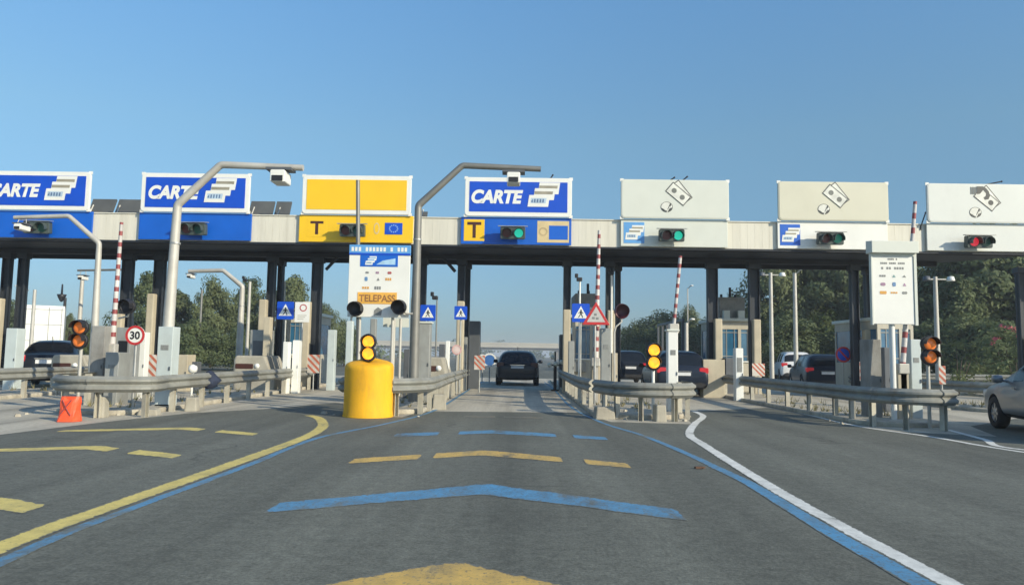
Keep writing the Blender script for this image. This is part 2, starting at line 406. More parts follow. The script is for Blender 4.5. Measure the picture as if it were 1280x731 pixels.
def off(pts, d):
    out = []
    for i, p in enumerate(pts):
        a = Vector(pts[max(i - 1, 0)]); b = Vector(pts[min(i + 1, len(pts) - 1)])
        t = (b - a).normalized(); out.append((p[0] + t.y*d, p[1] - t.x*d))
    return out
yl = [(-3.0, 0.2), (-3.12, 2.5)] + gp((0, 684), (150, 629), (290, 580), (380, 547)) + [on_ground(403, 533).to_tuple()[:2]] + gp((399, 523), (386, 519))
stripe('yellow_lane_line', yl, 0.20, 0.0034, paint_yellow)
bl = [(-2.77, 0.2), (-2.89, 2.5)] + [(x + 0.21, y) for x, y in gp((0, 684), (150, 629), (290, 580), (380, 547))] + gp((480, 530), (540, 514), (575, 494), (592, 483)) + [(-1.75, 38)]
stripe('blue_lane_line', bl, (0.12, 0.08), 0.0034, paint_blue)
wl = [(2.45, 0.2), (2.5, 2.5)] + gp((1190, 731), (1060, 662), (960, 606), (880, 556), (862, 543), (868, 530), (879, 520), (868, 514))
stripe('white_lane_line', wl, 0.15, 0.0034, paint_white)
br = off(wl[:5], -0.17) + gp((893, 583), (850, 563), (800, 543), (750, 527), (712, 507), (692, 486)) + [(1.35, 38)]
stripe('blue_lane_line', br, (0.19, 0.055), 0.0030, paint_blue)
stripe('white_kerb_line', gp((886, 489), (950, 504), (1010, 518), (1070, 532), (1165, 546), (1280, 565)) + [(8.6, 8.5)], 0.12, 0.0034, paint_white)
stripe('white_lane_line', gp((1185, 537), (1230, 549), (1280, 562)) + [(10.0, 9.5)], 0.13, 0.0034, paint_white)
def chevron(name, apex, hl, hr, back, th, m, gaps=(), z=0.0027):
    """arrow bar across a lane pointing forward; gaps = worn-out stretches (as shares of the full width)"""
    N = 90; vs = []; fs = []; ev = []
    xs = [apex[0] - hl + (hl + hr)*k/N for k in range(N + 1)]
    def yf(x):
        t = (apex[0] - x)/hl if x < apex[0] else (x - apex[0])/hr
        return apex[1] - back*max(0, t - 0.03)
    e = lambda x, q: 0.035*noise.noise(Vector((x*2.3, apex[1] + q, 0))) + 0.02*noise.noise(Vector((x*9, apex[1] + q, 4)))
    tp = lambda x: th*(1 - 0.22*abs(x - apex[0])/max(hl, hr))
    live = [not any(g0 < (k + 0.5)/N < g1 for g0, g1 in gaps) for k in range(N)]
    for k, x in enumerate(xs):
        border = k in (0, N) or not (live[k - 1] and live[k])
        for q in (0.0, 0.2, 0.8, 1.0):
            vs.append((x, yf(x) + e(x, 0)*(1 - q) + e(x, 9)*q - tp(x)*q, z)); ev.append(0.0 if border or q in (0.0, 1.0) else 1.0)
    for k in range(N):
        if live[k]:
            for q in range(3): fs.append((4*k + q, 4*k + 4 + q, 4*k + 5 + q, 4*k + 1 + q))
    b = MB(); b.add(vs, fs); o = b.build(name, m); edge_attr(o, ev)
    return struct(o)
chevron('yellow_chevron_marking', (-0.36, 4.80), 1.7, 1.65, 1.25, 0.60, paint_ochre)
chevron('blue_chevron_marking', (-0.31, 7.65), 1.75, 1.70, 1.12, 0.60, paint_blue)
chevron('yellow_chevron_marking', (-0.45, 10.35), 1.57, 1.82, 1.05, 0.58, paint_ochre, [(0.235, 0.275), (0.77, 0.85)])
chevron('blue_chevron_marking', (-0.40, 13.15), 1.58, 1.85, 0.85, 0.62, paint_blue, [(0.20, 0.29), (0.77, 0.84)])
chevron('yellow_chevron_marking', (-0.35, 16.2), 0.8, 0.9, 0.15, 0.4, make_paint('almost gone ochre paint', (0.34, 0.27, 0.16), 0.5), [(0.4, 0.5)])
for px, py in ((238, 534), (128, 557), (-70, 608)):
    p = on_ground(px, py)
    chevron('yellow_chevron_marking', (p.x, p.y), 1.7, 1.45, 0.75, 0.42, paint_yellow, [(0.66, 0.76)])
p = on_ground(875, 586); debris = MB(); debris.box(p.x - 0.06, p.x + 0.05, p.y, p.y + 0.04, 0.006, 0.028, 0, 0.3); debris.box(p.x - 0.01, p.x + 0.07, p.y + 0.02, p.y + 0.09, 0.006, 0.02, 0, 0.9)
tag(debris.build('debris_scrap', mat('rusty scrap', (0.10, 0.055, 0.035), 0.9)), 'small brown scrap lying on the asphalt inside the blue line', 'debris')

# islands between the lanes (kerbed pavements)
ISL = {'a': (-20.2, -18.5, 17.0), 'b': (-14.9, -13.1, 16.0), 'c': (-9.5, -7.55, 14.7), 'd': (-3.7, -2.1, 16.2), 'e': (1.66, 3.7, 15.9), 'f': (7.02, 8.8, 15.0), 'g': (12.35, 14.1, 19.6), 'h': (18.1, 19.9, 20)}
def island(x0, x1, y0, y1=39.0):
    r = (x1 - x0)/2; cx = (x0 + x1)/2
    pts = [(cx + r*math.cos(t), y0 + r*0.8 - r*0.8*math.sin(t)) for t in [math.pi*k/12 for k in range(13)]]
    pts = pts[::-1] if False else pts
    outline = [(x1, y1)] + pts + [(x0, y1)]
    b = MB(); b.prism_z(outline[::-1], -0.01, 0.10)
    o = b.build('traffic_island', kerb_m, bevel=0.03)
    return struct(o)
for k, (a, b_, c) in ISL.items(): island(a, b_, c)

# ------------------------------------------------------------------ the toll canopy
can = thing('toll_canopy', 'long toll plaza canopy with cream fascia, dark soffit and paired columns', 'toll canopy', (0, 25, 0))
b = MB()
for i in range(-120, 120):                       # ribbed sheet, one rib each 25 cm
    x = i*0.25
    b.box(x, x + 0.246, 25.02, 25.06, 5.055, 5.965)
b.box(-30, 30, 25.03, 25.16, 5.06, 5.96)
b.build('fascia', fascia_m, can)
b = MB(); b.box(-30, 30, 24.985, 25.2, 5.966, 6.0); b.build('coping', fascia_m, can)
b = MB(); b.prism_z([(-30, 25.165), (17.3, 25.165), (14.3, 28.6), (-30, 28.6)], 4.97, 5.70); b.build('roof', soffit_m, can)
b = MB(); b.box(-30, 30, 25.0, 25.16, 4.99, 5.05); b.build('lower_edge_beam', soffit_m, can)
b = MB()
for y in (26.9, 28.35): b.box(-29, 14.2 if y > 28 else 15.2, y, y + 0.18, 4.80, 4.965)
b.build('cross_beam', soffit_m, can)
def column(X, Y=27.0, w=0.36, jh=3.0, jw=0.34, jo=-0.1, jacket=True):
    b = MB(); w2 = w/2
    b.box(X - w2, X + w2, Y - 0.02, Y + 0.02, 0.0, 4.82); b.box(X - w2, X - w2 + 0.03, Y - 0.13, Y + 0.13, 0.0, 4.82); b.box(X + w2 - 0.03, X + w2, Y - 0.13, Y + 0.13, 0.0, 4.82)
    b.box(X - w2 - 0.05, X + w2 + 0.05, Y - 0.16, Y + 0.16, 4.60, 4.795)
    c = b.build('column', darksteel_m, can)
    if jacket:
        j = MB(); j.box(X + jo - jw/2, X + jo + jw/2, Y - 0.42, Y - 0.15, 0.0, jh)
        j.build('concrete_casing', jacket_m, c, bevel=0.04)
    return c
colspec = [(9, 3.1, 0), (29, 2.0, -0.05), (160, 2.6, -0.05), (200, 3.35, -0.1), (340, 3.2, -0.16), (397, 3.15, -0.25), (527, 3.35, -0.18), (577, 3.25, 0.02), (709, 3.0, -0.02), (762, 3.0, 0.02), (890, 2.75, 0.12), (942, 2.75, -0.02), (1067, 2.45, 0.3), (1277, 2.3, 0.1)]
for px, jh, jo in colspec:
    X = at(px, 342, 27).x
    column(X, 27.0, 0.27 if px in (709, 762, 577, 340, 1067, 9, 29) else 0.37, jh, 0.27, jo)
for px in (352, 585, 1083, 772):
    X = at(px, 342, 28.2).x
    column(X, 28.15, 0.20, jacket=False)
b = MB()
for px, s in ((407, 1), (569, -1)):
    q = at(px, 336, 26.9); b.tube([(q.x, 26.95, 4.35), (q.x + s*0.42, 26.95, 4.82)], 0.06, 6)
b.build('knee_brace', darksteel_m, can)

# ------------------------------------------------------------------ signs on the canopy
LANES = [  # centre X, sign half width
    (-16.62, 1.86), (-11.13, 1.86), (-5.60, 1.86), (-0.08, 1.82), (5.24, 1.83), (10.60, 1.86), (15.65, 1.88)]
ZB0, ZB1 = 6.02, 7.36
def board_shell(root, cx, hw, face_m, inner=None, z0=ZB0, z1=ZB1):
    b = MB(); b.prism_y(rrect(cx - hw, cx + hw, z0, z1, 0.13), 24.80, 24.90)
    fr = b.build('frame', white_m if inner else face_m, root, bevel=0.012)
    for sx in (-1, 1):
        for z in (z0 + 0.02, z1 - 0.02):
            bk = MB(); bk.box(cx + sx*(hw - 0.03) - 0.06, cx + sx*(hw - 0.03) + 0.06, 24.83, 24.87, z - 0.05, z + 0.05); bk.build('corner_clip', white_m, root)
        bk = MB(); bk.box(cx + sx*hw*0.7 - 0.04, cx + sx*hw*0.7 + 0.04, 24.905, 24.98, z0 + 0.03, z1 - 0.2); bk.build('back_rail', galv_m, root)
    if inner:
        b = MB(); b.prism_y(rect(cx - hw + 0.15, cx + hw - 0.15, z0 + 0.15, z1 - 0.15), 24.79, 24.802)
        b.build('board', inner, root)
    else:
        b = MB(); b.prism_y(rrect(cx - hw + 0.035, cx + hw - 0.035, z0 + 0.035, z1 - 0.035, 0.11), 24.79, 24.802)
        b.build('board', face_m, root)
def card_icon(root, x, z, s, y, stripe_m=mat('card stripe', (0.30, 0.28, 0.21), 0.5), blue=lightblue_m):
    """three fanned bank cards, lowest in front"""
    b = MB()
    for k, (dx, dz) in enumerate(((0.62, 0.78), (0.34, 0.42), (0.0, 0.0))):
        yy = y - 0.002*k - 0.001; sk = 0.10
        x0, z0 = x + dx*s, z + dz*s
        w, h = 1.25*s, 0.72*s
        b.add([(x0 - sk*s, yy, z0), (x0 + w - sk*s, yy, z0), (x0 + w, yy, z0 + h), (x0, yy, z0 + h)], [(0, 1, 2, 3)], 0)
        if k < 2:
            b.add([(x0 - sk*s*0.3, yy - 0.001, z0 + 0.35*s), (x0 + w*0.86, yy - 0.001, z0 + 0.35*s), (x0 + w*0.88, yy - 0.001, z0 + 0.53*s), (x0 - sk*s*0.2, yy - 0.001, z0 + 0.53*s)], [(0, 1, 2, 3)], 1)
        else:
            b.add([(x0 + 0.08*s, yy - 0.001, z0 + h*0.3), (x0 + w*0.8, yy - 0.001, z0 + h*0.3), (x0 + w*0.84, yy - 0.001, z0 + h*0.74), (x0 + 0.1*s, yy - 0.001, z0 + h*0.74)], [(0, 1, 2, 3)], 2)
            for q in range(4):
                xa = x0 + (0.28 + 0.17*q)*s
                b.add([(xa, yy - 0.002, z0 + h*0.36), (xa + 0.09*s, yy - 0.002, z0 + h*0.36), (xa + 0.11*s, yy - 0.002, z0 + h*0.66), (xa + 0.02*s, yy - 0.002, z0 + h*0.66)], [(0, 1, 2, 3)], 3)
            b.add([(x0 + 0.1*s, yy - 0.002, z0 + h*0.42), (x0 + 0.22*s, yy - 0.002, z0 + h*0.36), (x0 + 0.22*s, yy - 0.002, z0 + h*0.68)], [(0, 1, 2)], 3)
    return b.build('card_symbol', [white_m, stripe_m, mat('card pale blue', (0.42, 0.55, 0.66), 0.5), mat('card print navy', (0.10, 0.17, 0.30), 0.5)], root, fix=False)
def carte(i, label):
    cx, hw = LANES[i]
    r = thing('lane_sign', label, 'lane sign', (cx, 24.85, ZB0), group='lane signs on the canopy')
    board_shell(r, cx, hw, white_m, blue_m)
    lettering('lettering', 'CARTE', cx - 1.60, cx + 0.16, 6.45, 6.93, 24.785, white_m, r, bold=0.05, shear=0.22)
    card_icon(r, cx + 0.37, 6.36, 0.56, 24.785)
carte(0, 'blue CARTE sign whose left end runs out of the photo')
carte(1, 'blue CARTE sign crossed by the pale bent pole above a plain blue panel')
carte(3, 'blue CARTE sign above the panel with yellow T and green light')
cx, hw = LANES[2]
r = thing('lane_sign', 'blank yellow sign board with white border over the yellow T panel', 'lane sign', (cx, 24.85, ZB0), group='lane signs on the canopy')
board_shell(r, cx, hw, white_m, yellow_m)
def cash_icon(root, cx, cz, s, y, hand=False):
    b = MB()
    def note(ox, oz, ang, w, h, d, dots):
        ca, sa = math.cos(R(ang)), math.sin(R(ang))
        T = lambda u, v: (ox + u*ca - v*sa, oz + u*sa + v*ca)
        e = 0.028*s
        outer = [T(-w/2, -h/2), T(w/2, -h/2), T(w/2, h/2), T(-w/2, h/2)]
        inner = [T(-w/2 + e, -h/2 + e), T(w/2 - e, -h/2 + e), T(w/2 - e, h/2 - e), T(-w/2 + e, h/2 - e)]
        b.add([(p[0], y - d, p[1]) for p in outer], [(0, 1, 2, 3)], 1)
        b.add([(p[0], y - d - 0.001, p[1]) for p in inner], [(0, 1, 2, 3)], 2)
        for u in dots:
            q = [T(u + 0.085*s*math.cos(2*math.pi*k/14), 0.085*s*math.sin(2*math.pi*k/14)) for k in range(14)]
            b.add([(p[0], y - d - 0.002, p[1]) for p in q], [tuple(range(14))], 1 if hand else 3)
    note(cx + 0.20*s, cz + 0.17*s, -52, 0.74*s, 0.36*s, 0.001, ())
    note(cx + 0.10*s, cz + 0.10*s, -40, 0.76*s, 0.40*s, 0.004, (-0.17*s, 0.17*s) if not hand else (0.17*s,))
    ox, oz = cx - 0.27*s, cz - 0.33*s
    for rr, d, mi in ((0.195*s, 0.002, 1), (0.178*s, 0.003, 2)):
        q = [(ox + rr*math.cos(2*math.pi*k/24), oz + rr*0.88*math.sin(2*math.pi*k/24)) for k in range(24)]
        b.add([(p[0], y - d, p[1]) for p in q], [tuple(range(24))], mi)
    # shaded lower half of the coin with a white slash
    q = [(ox + 0.18*s*math.cos(R(a)), oz + 0.16*s*math.sin(R(a))) for a in range(190, 360, 12)]
    q2 = [(ox + 0.10*s*math.cos(R(a)), oz - 0.03*s + 0.09*s*math.sin(R(a))) for a in range(340, 200, -12)]
    b.add([(p[0], y - 0.004, p[1]) for p in q + q2], [tuple(range(len(q + q2)))], 1)
    b.add([(ox + 0.02*s, y - 0.005, oz - 0.08*s), (ox + 0.09*s, y - 0.005, oz - 0.12*s), (ox + 0.15*s, y - 0.005, oz + 0.10*s), (ox + 0.11*s, y - 0.005, oz + 0.13*s)], [(0, 1, 2, 3)], 1)
    b.add([(ox - 0.01*s, y - 0.006, oz - 0.17*s), (ox + 0.02*s, y - 0.006, oz - 0.17*s), (ox + 0.13*s, y - 0.006, oz + 0.02*s), (ox + 0.10*s, y - 0.006, oz + 0.03*s)], [(0, 1, 2, 3)], 2)
    if hand:
        hx, hz = cx - 0.20*s, cz + 0.38*s
        for k in range(4):
            b.add([(hx - 0.20*s + 0.05*s*k, y - 0.005, hz - 0.12*s), (hx - 0.17*s + 0.05*s*k, y - 0.005, hz - 0.12*s), (hx - 0.17*s + 0.05*s*k, y - 0.005, hz + 0.12*s), (hx - 0.20*s + 0.05*s*k, y - 0.005, hz + 0.12*s)], [(0, 1, 2, 3)], 3)
        arm = [(0.0, -0.12), (0.10, -0.10), (0.20, 0.02), (0.29, -0.09), (0.27, -0.18), (0.20, -0.22), (0.24, -0.30), (0.36, -0.28), (0.42, -0.16), (0.38, -0.02), (0.30, 0.08), (0.20, 0.14), (0.0, 0.14)]
        b.add([(hx + u*s, y - 0.006, hz + v*s) for u, v in arm], [tuple(range(len(arm)))], 1)
    return b.build('cash_symbol', [white_m, mat('dark print', (0.045, 0.05, 0.045), 0.5), mat('note white', (0.68, 0.69, 0.62), 0.5), mat('note grey', (0.16, 0.17, 0.15), 0.5)], root, fix=False)
for i, fm, lab in ((4, cream_m, 'pale sign with banknotes and coin above a green signal and light blue card plate'), (5, creamy_m, 'yellowed cream sign with banknotes and coin, palest print of the three'), (6, mat('grey white enamel', (0.62, 0.65, 0.61), 0.45, var=0.03, scale=1.5, dirt=0.1), 'white sign with a hand holding banknotes over a coin')):
    cx, hw = LANES[i]
    r = thing('lane_sign', lab, 'lane sign', (cx, 24.85, ZB0), group='lane signs on the canopy')
    board_shell(r, cx, hw, fm)
    cash_icon(r, cx + (0.0 if i == 4 else -0.05 if i == 5 else 0.0), 6.76 if i < 6 else 6.72, 1.05, 24.784, i == 6)

# lower panels
def lower_panel(i, label, base_m, x0, x1, z0=5.075, z1=6.005):
    r = thing('lane_placard', label, 'lane panel', ((x0 + x1)/2, 24.94, z0), group='lower lane panels')
    b = MB(); b.prism_y(rect(x0, x1, z0, z1), 24.91, 24.975); b.build('panel', base_m, r, bevel=0.01)
    return r
def tee(root, x0, x1, z0, z1, plate, y=24.904):
    b = MB(); b.prism_y(rect(x0, x1, z0, z1), y, y + 0.008); b.build('letter_plate', plate, root)
    w = x1 - x0; h = z1 - z0; cx = (x0 + x1)/2
    b = MB(); b.add([(cx - w*0.34, y - 0.003, z0 + h*0.74), (cx + w*0.34, y - 0.003, z0 + h*0.74), (cx + w*0.34, y - 0.003, z0 + h*0.88), (cx - w*0.34, y - 0.003, z0 + h*0.88)], [(0, 1, 2, 3)])
    b.add([(cx - w*0.08, y - 0.003, z0 + h*0.14), (cx + w*0.08, y - 0.003, z0 + h*0.14), (cx + w*0.08, y - 0.003, z0 + h*0.74), (cx - w*0.08, y - 0.003, z0 + h*0.74)], [(0, 1, 2, 3)])
    b.build('lettering', brown_m, root, fix=False)
def eu_flag(root, x0, x1, z0, z1, m, stars, y=24.900):
    b = MB(); b.prism_y(rect(x0, x1, z0, z1), y, y + 0.008); f = b.build('flag_plate', m, root)
    if stars:
        b = MB(); cx, cz, rr = (x0 + x1)/2, (z0 + z1)/2, (z1 - z0)*0.30
        for k in range(12):
            a = 2*math.pi*k/12; sx, sz = cx + rr*1.15*math.cos(a), cz + rr*math.sin(a)
            pts = [(sx + (0.036 if j % 2 == 0 else 0.015)*math.sin(j*math.pi/5), y - 0.003, sz + (0.036 if j % 2 == 0 else 0.015)*math.cos(j*math.pi/5)) for j in range(10)]
            b.add(pts, [tuple(range(10))])
        b.build('star_ring', mat('star pale blue', (0.25, 0.42, 0.75), 0.5), f, fix=False)
x0, x1 = LANES[0][0] - 1.95, LANES[0][0] + 1.95
lower_panel(0, 'plain blue panel with signal beneath the CARTE sign cut by the photo edge', panelblue_m, x0, x1)
lower_panel(1, 'plain blue panel beneath the CARTE sign crossed by the pale bent pole', panelblue_m, LANES[1][0] - 1.93, LANES[1][0] + 1.93)
r = lower_panel(2, 'yellow panel with dark T and star ring flag beneath the blank yellow board', yellow_m, -7.56, -3.66)
tee(r, -7.28, -6.62, 5.24, 5.86, yellow_m)
eu_flag(r, -4.62, -4.02, 5.36, 5.76, blue_m, True)
b = MB()
for k in range(2):
    q = [(-4.90 + (0.10 - 0.03*k)*math.sin(t)*1.0, 24.903 - 0.002*k, 5.56 + (0.20 - 0.05*k)*math.cos(t)) for t in [2*math.pi*j/20 for j in range(20)]]
    b.add(q, [tuple(range(20))], k)
b.build('wave_symbol', [tan_m, yellow_m], r, fix=False)
r = lower_panel(3, 'blue panel with yellow T square and tan flag plate below the middle CARTE', panelblue_m, -2.02, 1.74)
tee(r, -1.92, -1.22, 5.18, 5.92, yellow_m)
b = MB(); b.prism_y(rect(0.58, 1.66, 5.16, 5.90), 24.904, 24.912); b.build('plate', tan_m, r)
eu_flag(r, 0.98, 1.62, 5.26, 5.74, panelblue_m, False)
b = MB(); b.ring((0.78, 5.53), 0.10, 0.15, 24.899, 24.905); b.build('wave_symbol', mat('tan print', (0.45, 0.36, 0.2), 0.6), r)
def card_plate(root, x0, x1, z0, z1, m):
    b = MB(); b.prism_y(rect(x0, x1, z0, z1), 24.902, 24.912); b.build('card_plate', m, root)
    card_icon(root, x0 + 0.08, z0 + 0.12, 0.33*(x1 - x0)/0.7, 24.899)
r = lower_panel(4, 'white panel with light blue card plate and lit green signal', cream_m, 3.42, 7.05); card_plate(r, 3.52, 4.22, 5.18, 5.90, lightblue_m)
r = lower_panel(5, 'white panel with deeper blue card plate below the yellowed cream sign', white_m, 8.74, 12.46); card_plate(r, 8.82, 9.50, 5.18, 5.90, panelblue_m)
lower_panel(6, 'white panel without card plate, under the red signal', MATS['grey white enamel'], 13.78, 17.5)

# lane signals (two lenses in a long box)
def lane_signal(px, py, label, red, green, rz=0.0):
    c = at(px, py, 24.5)
    r = thing('lane_signal', label, 'traffic signal', (c.x, 24.6, c.z), rz, group='two-lens lane signals')
    r.rotation_euler = (R(6), 0, rz)
    b = MB(); b.prism_y(rrect(-0.42, 0.42, -0.20, 0.21, 0.05), -0.12, 0.10); b.build('housing', housing_m, r, local=True, bevel=0.015)
    b = MB(); b.prism_y(rect(-0.50, 0.50, 0.22, 0.245), -0.16, 0.02); b.build('hood', galv_m, r, local=True)
    for sx, m in ((-0.20, red), (0.20, green)):
        b = MB(); b.disc((sx, 0.0), 0.145, -0.135, -0.115); le = b.build('lens', m, r, local=True)
        v = MB(); n = 14; vs = []; fs = []
        for k in range(n + 1):
            t = R(-20 + 220*k/n)
            for rr, d in ((0.165, -0.12), (0.165, -0.34), (0.175, -0.34), (0.175, -0.12)): vs.append((sx + rr*math.cos(t), d, rr*math.sin(t)))
        for k in range(n):
            for j in range(4): fs.append((4*k + j, 4*k + (j + 1) % 4, 4*k + 4 + (j + 1) % 4, 4*k + 4 + j))
        v.add(vs, fs); v.build('visor', housing_m, r, local=True)
    b = MB(); b.tube([(0, 0.10, 0), (0, 0.33, 0.02)], 0.04, 8); b.build('bracket', housing_m, r, local=True)
lane_signal(45, 284, 'unlit lane signal on the blue panel cut off by the photo edge', redoff_m, greenoff_m, 0.1)
lane_signal(241, 286, 'unlit lane signal with dull red and green lenses on plain blue panel', redoff_m, greenoff_m)
lane_signal(440, 288, 'dark lane signal on the yellow panel behind a thin pole', redoff_m, greenoff_m)
lane_signal(641, 291, 'lane signal lit bright green on blue panel over the middle lane', redoff_m, greenon_m)
lane_signal(840, 294, 'lane signal lit green on the white panel with light blue plate', redoff_m, greenon_m)
lane_signal(1039, 298, 'lane signal dimly green on the white panel right of deeper blue plate', redoff_m, greendim_m)
lane_signal(1225, 302, 'lane signal lit red on the white panel of the hand sign', redon_m, greenoff_m)

# solar panels on the roof behind the signs
for px0, px1, lab in ((113, 144, 'dark tilted roof panel right beside the cut-off CARTE sign'), (146, 180, 'dark tilted roof panel touching the CARTE sign with the bent pole'), (312, 343, 'dark tilted roof panel right of the CARTE sign with the bent pole'), (344, 364, 'narrow dark roof panel ending before the yellow board'), (521, 535, 'small dark roof panel beside the yellow board')):
    a, c = at(px0, 256, 26.5).x, at(px1, 256, 26.5).x
    zt = 6.80 if px1 < 400 else 6.5
    r = thing('solar_module', lab, 'solar panel', ((a + c)/2, 26.4, 6.0), group='tilted panels on the canopy roof')
    b = MB(); b.prism_x([(26.25, 6.02), (26.30, 5.99), (26.68, zt - 0.03), (26.62, zt)], a + 0.02, c - 0.02); b.build('panel', solar_m, r)
    b = MB(); b.tube([(a + 0.12, 26.0, 5.72), (a + 0.28, 26.22, 6.5)], 0.025, 6); b.build('strut', polegrey_m, r)
    b = MB(); b.box(a + 0.1, a + 0.16, 26.66, 26.7, 5.7, zt - 0.1); b.build('back_leg', polegrey_m, r)
# antennas and small fittings on top of the boards
for pts, lab in ((((685, 228), (691, 219)), 'short dark antenna on top of the middle CARTE sign'), (((837, 226), (843, 222)), 'tiny antenna left of the other on the pale banknote sign'), (((853, 226), (859, 221)), 'tiny antenna right of the other on the pale banknote sign'), (((1222, 233), (1252, 227)), 'long slanted rod antenna on top of the hand sign'), (((1151, 283), (1157, 266)), 'dark slanted bracket at the left edge of the hand sign')):
    A, B = [at(*q, 25.0) for q in pts]
    b = MB(); b.tube([A - Vector((0, 0, 0.12)), A, B], 0.022, 6); b.lathe([(0.0, -0.04), (0.04, 0), (0.0, 0.04)], B, 'z', 8)
    tag(b.build('antenna', black_m), lab, 'antenna')

# ------------------------------------------------------------------ guardrails
WZ = [(-0.155, 0.0), (-0.13, 0.03), (-0.095, 0.08), (-0.055, 0.08), (0.0, 0.02), (0.055, 0.08), (0.095, 0.08), (0.13, 0.03), (0.155, 0.0)]
WPROF = [(o, z) for z, o in WZ] + [(o - 0.008, z) for z, o in reversed(WZ)]
def arc_path(pts, n=6):
    pts = [Vector((p[0], p[1], 0)) for p in pts]; out = []
    for i in range(len(pts) - 1):
        p0, p1, p2, p3 = pts[max(i - 1, 0)], pts[i], pts[i + 1], pts[min(i + 2, len(pts) - 1)]
        for k in range(n):
            t = k/n; out.append(0.5*((2*p1) + (p2 - p0)*t + (2*p0 - 5*p1 + 4*p2 - p3)*t*t + (3*p1 - p0 - 3*p2 + p3)*t**3))
    out.append(pts[-1]); return out
def guardrail(label, path, step=1.35, zc=0.64, base=0.0, curve=True, post_m=None, end_open=True):
    P = arc_path(path) if curve else [Vector((p[0], p[1], 0)) for p in path]
    r = thing('guardrail', label, 'guardrail', (P[0].x, P[0].y, 0), group='guardrails round the islands')
    rail = MB(); rail.sweep(WPROF, [p + Vector((0, 0, zc)) for p in P])
    # posts along the path, on the inner side
    d = step*0.5; acc = 0.0
    bolts = rail
    for i in range(len(P) - 1):
        seg = (P[i + 1] - P[i]); L = seg.length
        if L < 1e-6: continue
        u = seg/L; nr = Vector((u.y, -u.x, 0))
        while d <= acc + L:
            q = P[i] + u*(d - acc) - nr*0.10
            m = MB(); a = math.atan2(u.y, u.x)
            m.box(q.x - 0.055, q.x + 0.055, q.y - 0.035, q.y - 0.029, base - 0.02, zc + 0.12, 0, a) if False else None
            c, s = math.cos(a), math.sin(a)
            T = lambda x, y: (q.x + x*c - y*s, q.y + x*s + y*c)
            for (xa, xb, ya, yb) in ((-0.047, -0.04, -0.05, 0.05), (-0.04, 0.04, 0.042, 0.05), (0.04, 0.047, -0.05, 0.05)):
                m.prism_z([T(xa, ya), T(xb, ya), T(xb, yb), T(xa, yb)], base - 0.02, zc + 0.13)
            m.prism_z([T(-0.05, -0.09), T(0.05, -0.09), T(0.05, -0.052), T(-0.05, -0.052)], zc - 0.1, zc + 0.1)
            m.build('post', post_m_, r)
            for dz in (-0.02, 0.02):
                f = P[i] + u*(d - acc) + nr*0.026 + Vector((0, 0, zc + dz)); bolts.tube([f, f + nr*0.016], [0.018, 0.014], 6)
            if int(d/step) % 2 == 1:
                A_ = P[i] + u*(d - acc); lap = [A_ - u*0.17, A_ + u*0.17]
                bolts.sweep([(o + 0.007, z) for o, z in WPROF], [p + Vector((0, 0, zc)) for p in lap])
            d += step
        acc += L
    rail.build('rail', railsteel_m, r)
    return r
# c: left-hand front island
guardrail('long guardrail nose in front of the grey cabinets and 30 sign', [(-9.45, 16.6), (-9.4, 15.2), (-8.9, 14.4), (-8.2, 14.1), (-7.2, 14.45), (-7.3, 15.4)], 0.95)
guardrail('guardrail running back from the pale bent pole towards the yellow T lane', [(-7.3, 15.2), (-7.33, 17.5), (-7.32, 20), (-7.3, 23), (-7.35, 26.6)], 1.5)
guardrail('guardrail nose attached behind the yellow barrel', [(-3.7, 17.5), (-3.75, 15.8), (-3.2, 15.45), (-2.45, 15.7), (-2.0, 16.6), (-1.95, 18.5)], 0.9)
guardrail('guardrail running back from the barrel beside the middle lane', [(-1.97, 18.3), (-1.98, 21), (-1.98, 25), (-1.98, 29.0)], 1.25)
guardrail('shaded guardrail along the right side of the middle lane', [(1.66, 29.5), (1.62, 25), (1.6, 20), (1.72, 17.3)], 1.2)
guardrail('rounded guardrail nose around the white pillar and lit amber pair', [(1.78, 17.2), (2.15, 15.75), (2.9, 15.35), (3.55, 15.6), (3.78, 16.25), (3.72, 17.0)], 0.8)
guardrail('long shaded guardrail beside the white kerb line', [(7.12, 29.5), (7.05, 25), (7.02, 20), (7.0, 16.2)], 1.5)
guardrail('guardrail nose below the white service notice board', [(7.0, 16.3), (7.02, 15.3), (7.3, 14.55), (7.85, 14.25), (8.38, 14.4), (8.5, 14.95)], 0.8)
guardrail('guardrail on the far left edge of the photo', [(-14.9, 18.2), (-14.6, 16.6), (-14.0, 16.2), (-13.3, 16.6), (-13.0, 18.5), (-13.0, 22), (-13.0, 26)], 1.4)
guardrail('dark guardrail behind the silver grey car', [(12.45, 28), (12.4, 24), (12.4, 21.4), (12.9, 20.2), (13.6, 20.1), (14.1, 21)], 1.4)
guardrail('distant shaded guardrail before the trees', [(15.5, 36), (20, 35), (26, 33.5), (34, 31)], 2.0, base=0.0)

# ------------------------------------------------------------------ yellow barrel with its flashing pair
c = on_ground(459.5, 523)
BX, BY = c.x - 0.10, c.y + 0.52
bar = thing('crash_barrel', 'fat yellow crash barrel at the tip of the island', 'crash barrel', (BX, BY, 0))
b = MB(); n = 40; vs = []; fs = []
prof = [(0.515, 0.012), (0.512, 0.09), (0.505, 0.12), (0.505, 0.6), (0.505, 1.0), (0.50, 1.05), (0.475, 1.095), (0.40, 1.13), (0.2, 1.165), (0.0, 1.17)]
for r_, z in prof:
    for k in range(n):
        t = 2*math.pi*k/n
        zz = z + (0.05*math.sin(t) if z > 0.9 else 0)
        vs.append((BX + r_*math.cos(t), BY + r_*math.sin(t), zz))
for i in range(len(prof) - 1):
    for k in range(n): fs.append((i*n + k, i*n + (k + 1) % n, (i + 1)*n + (k + 1) % n, (i + 1)*n + k))
b.add(vs, fs, 0, True); b.build('shell', barrel_m, bar)
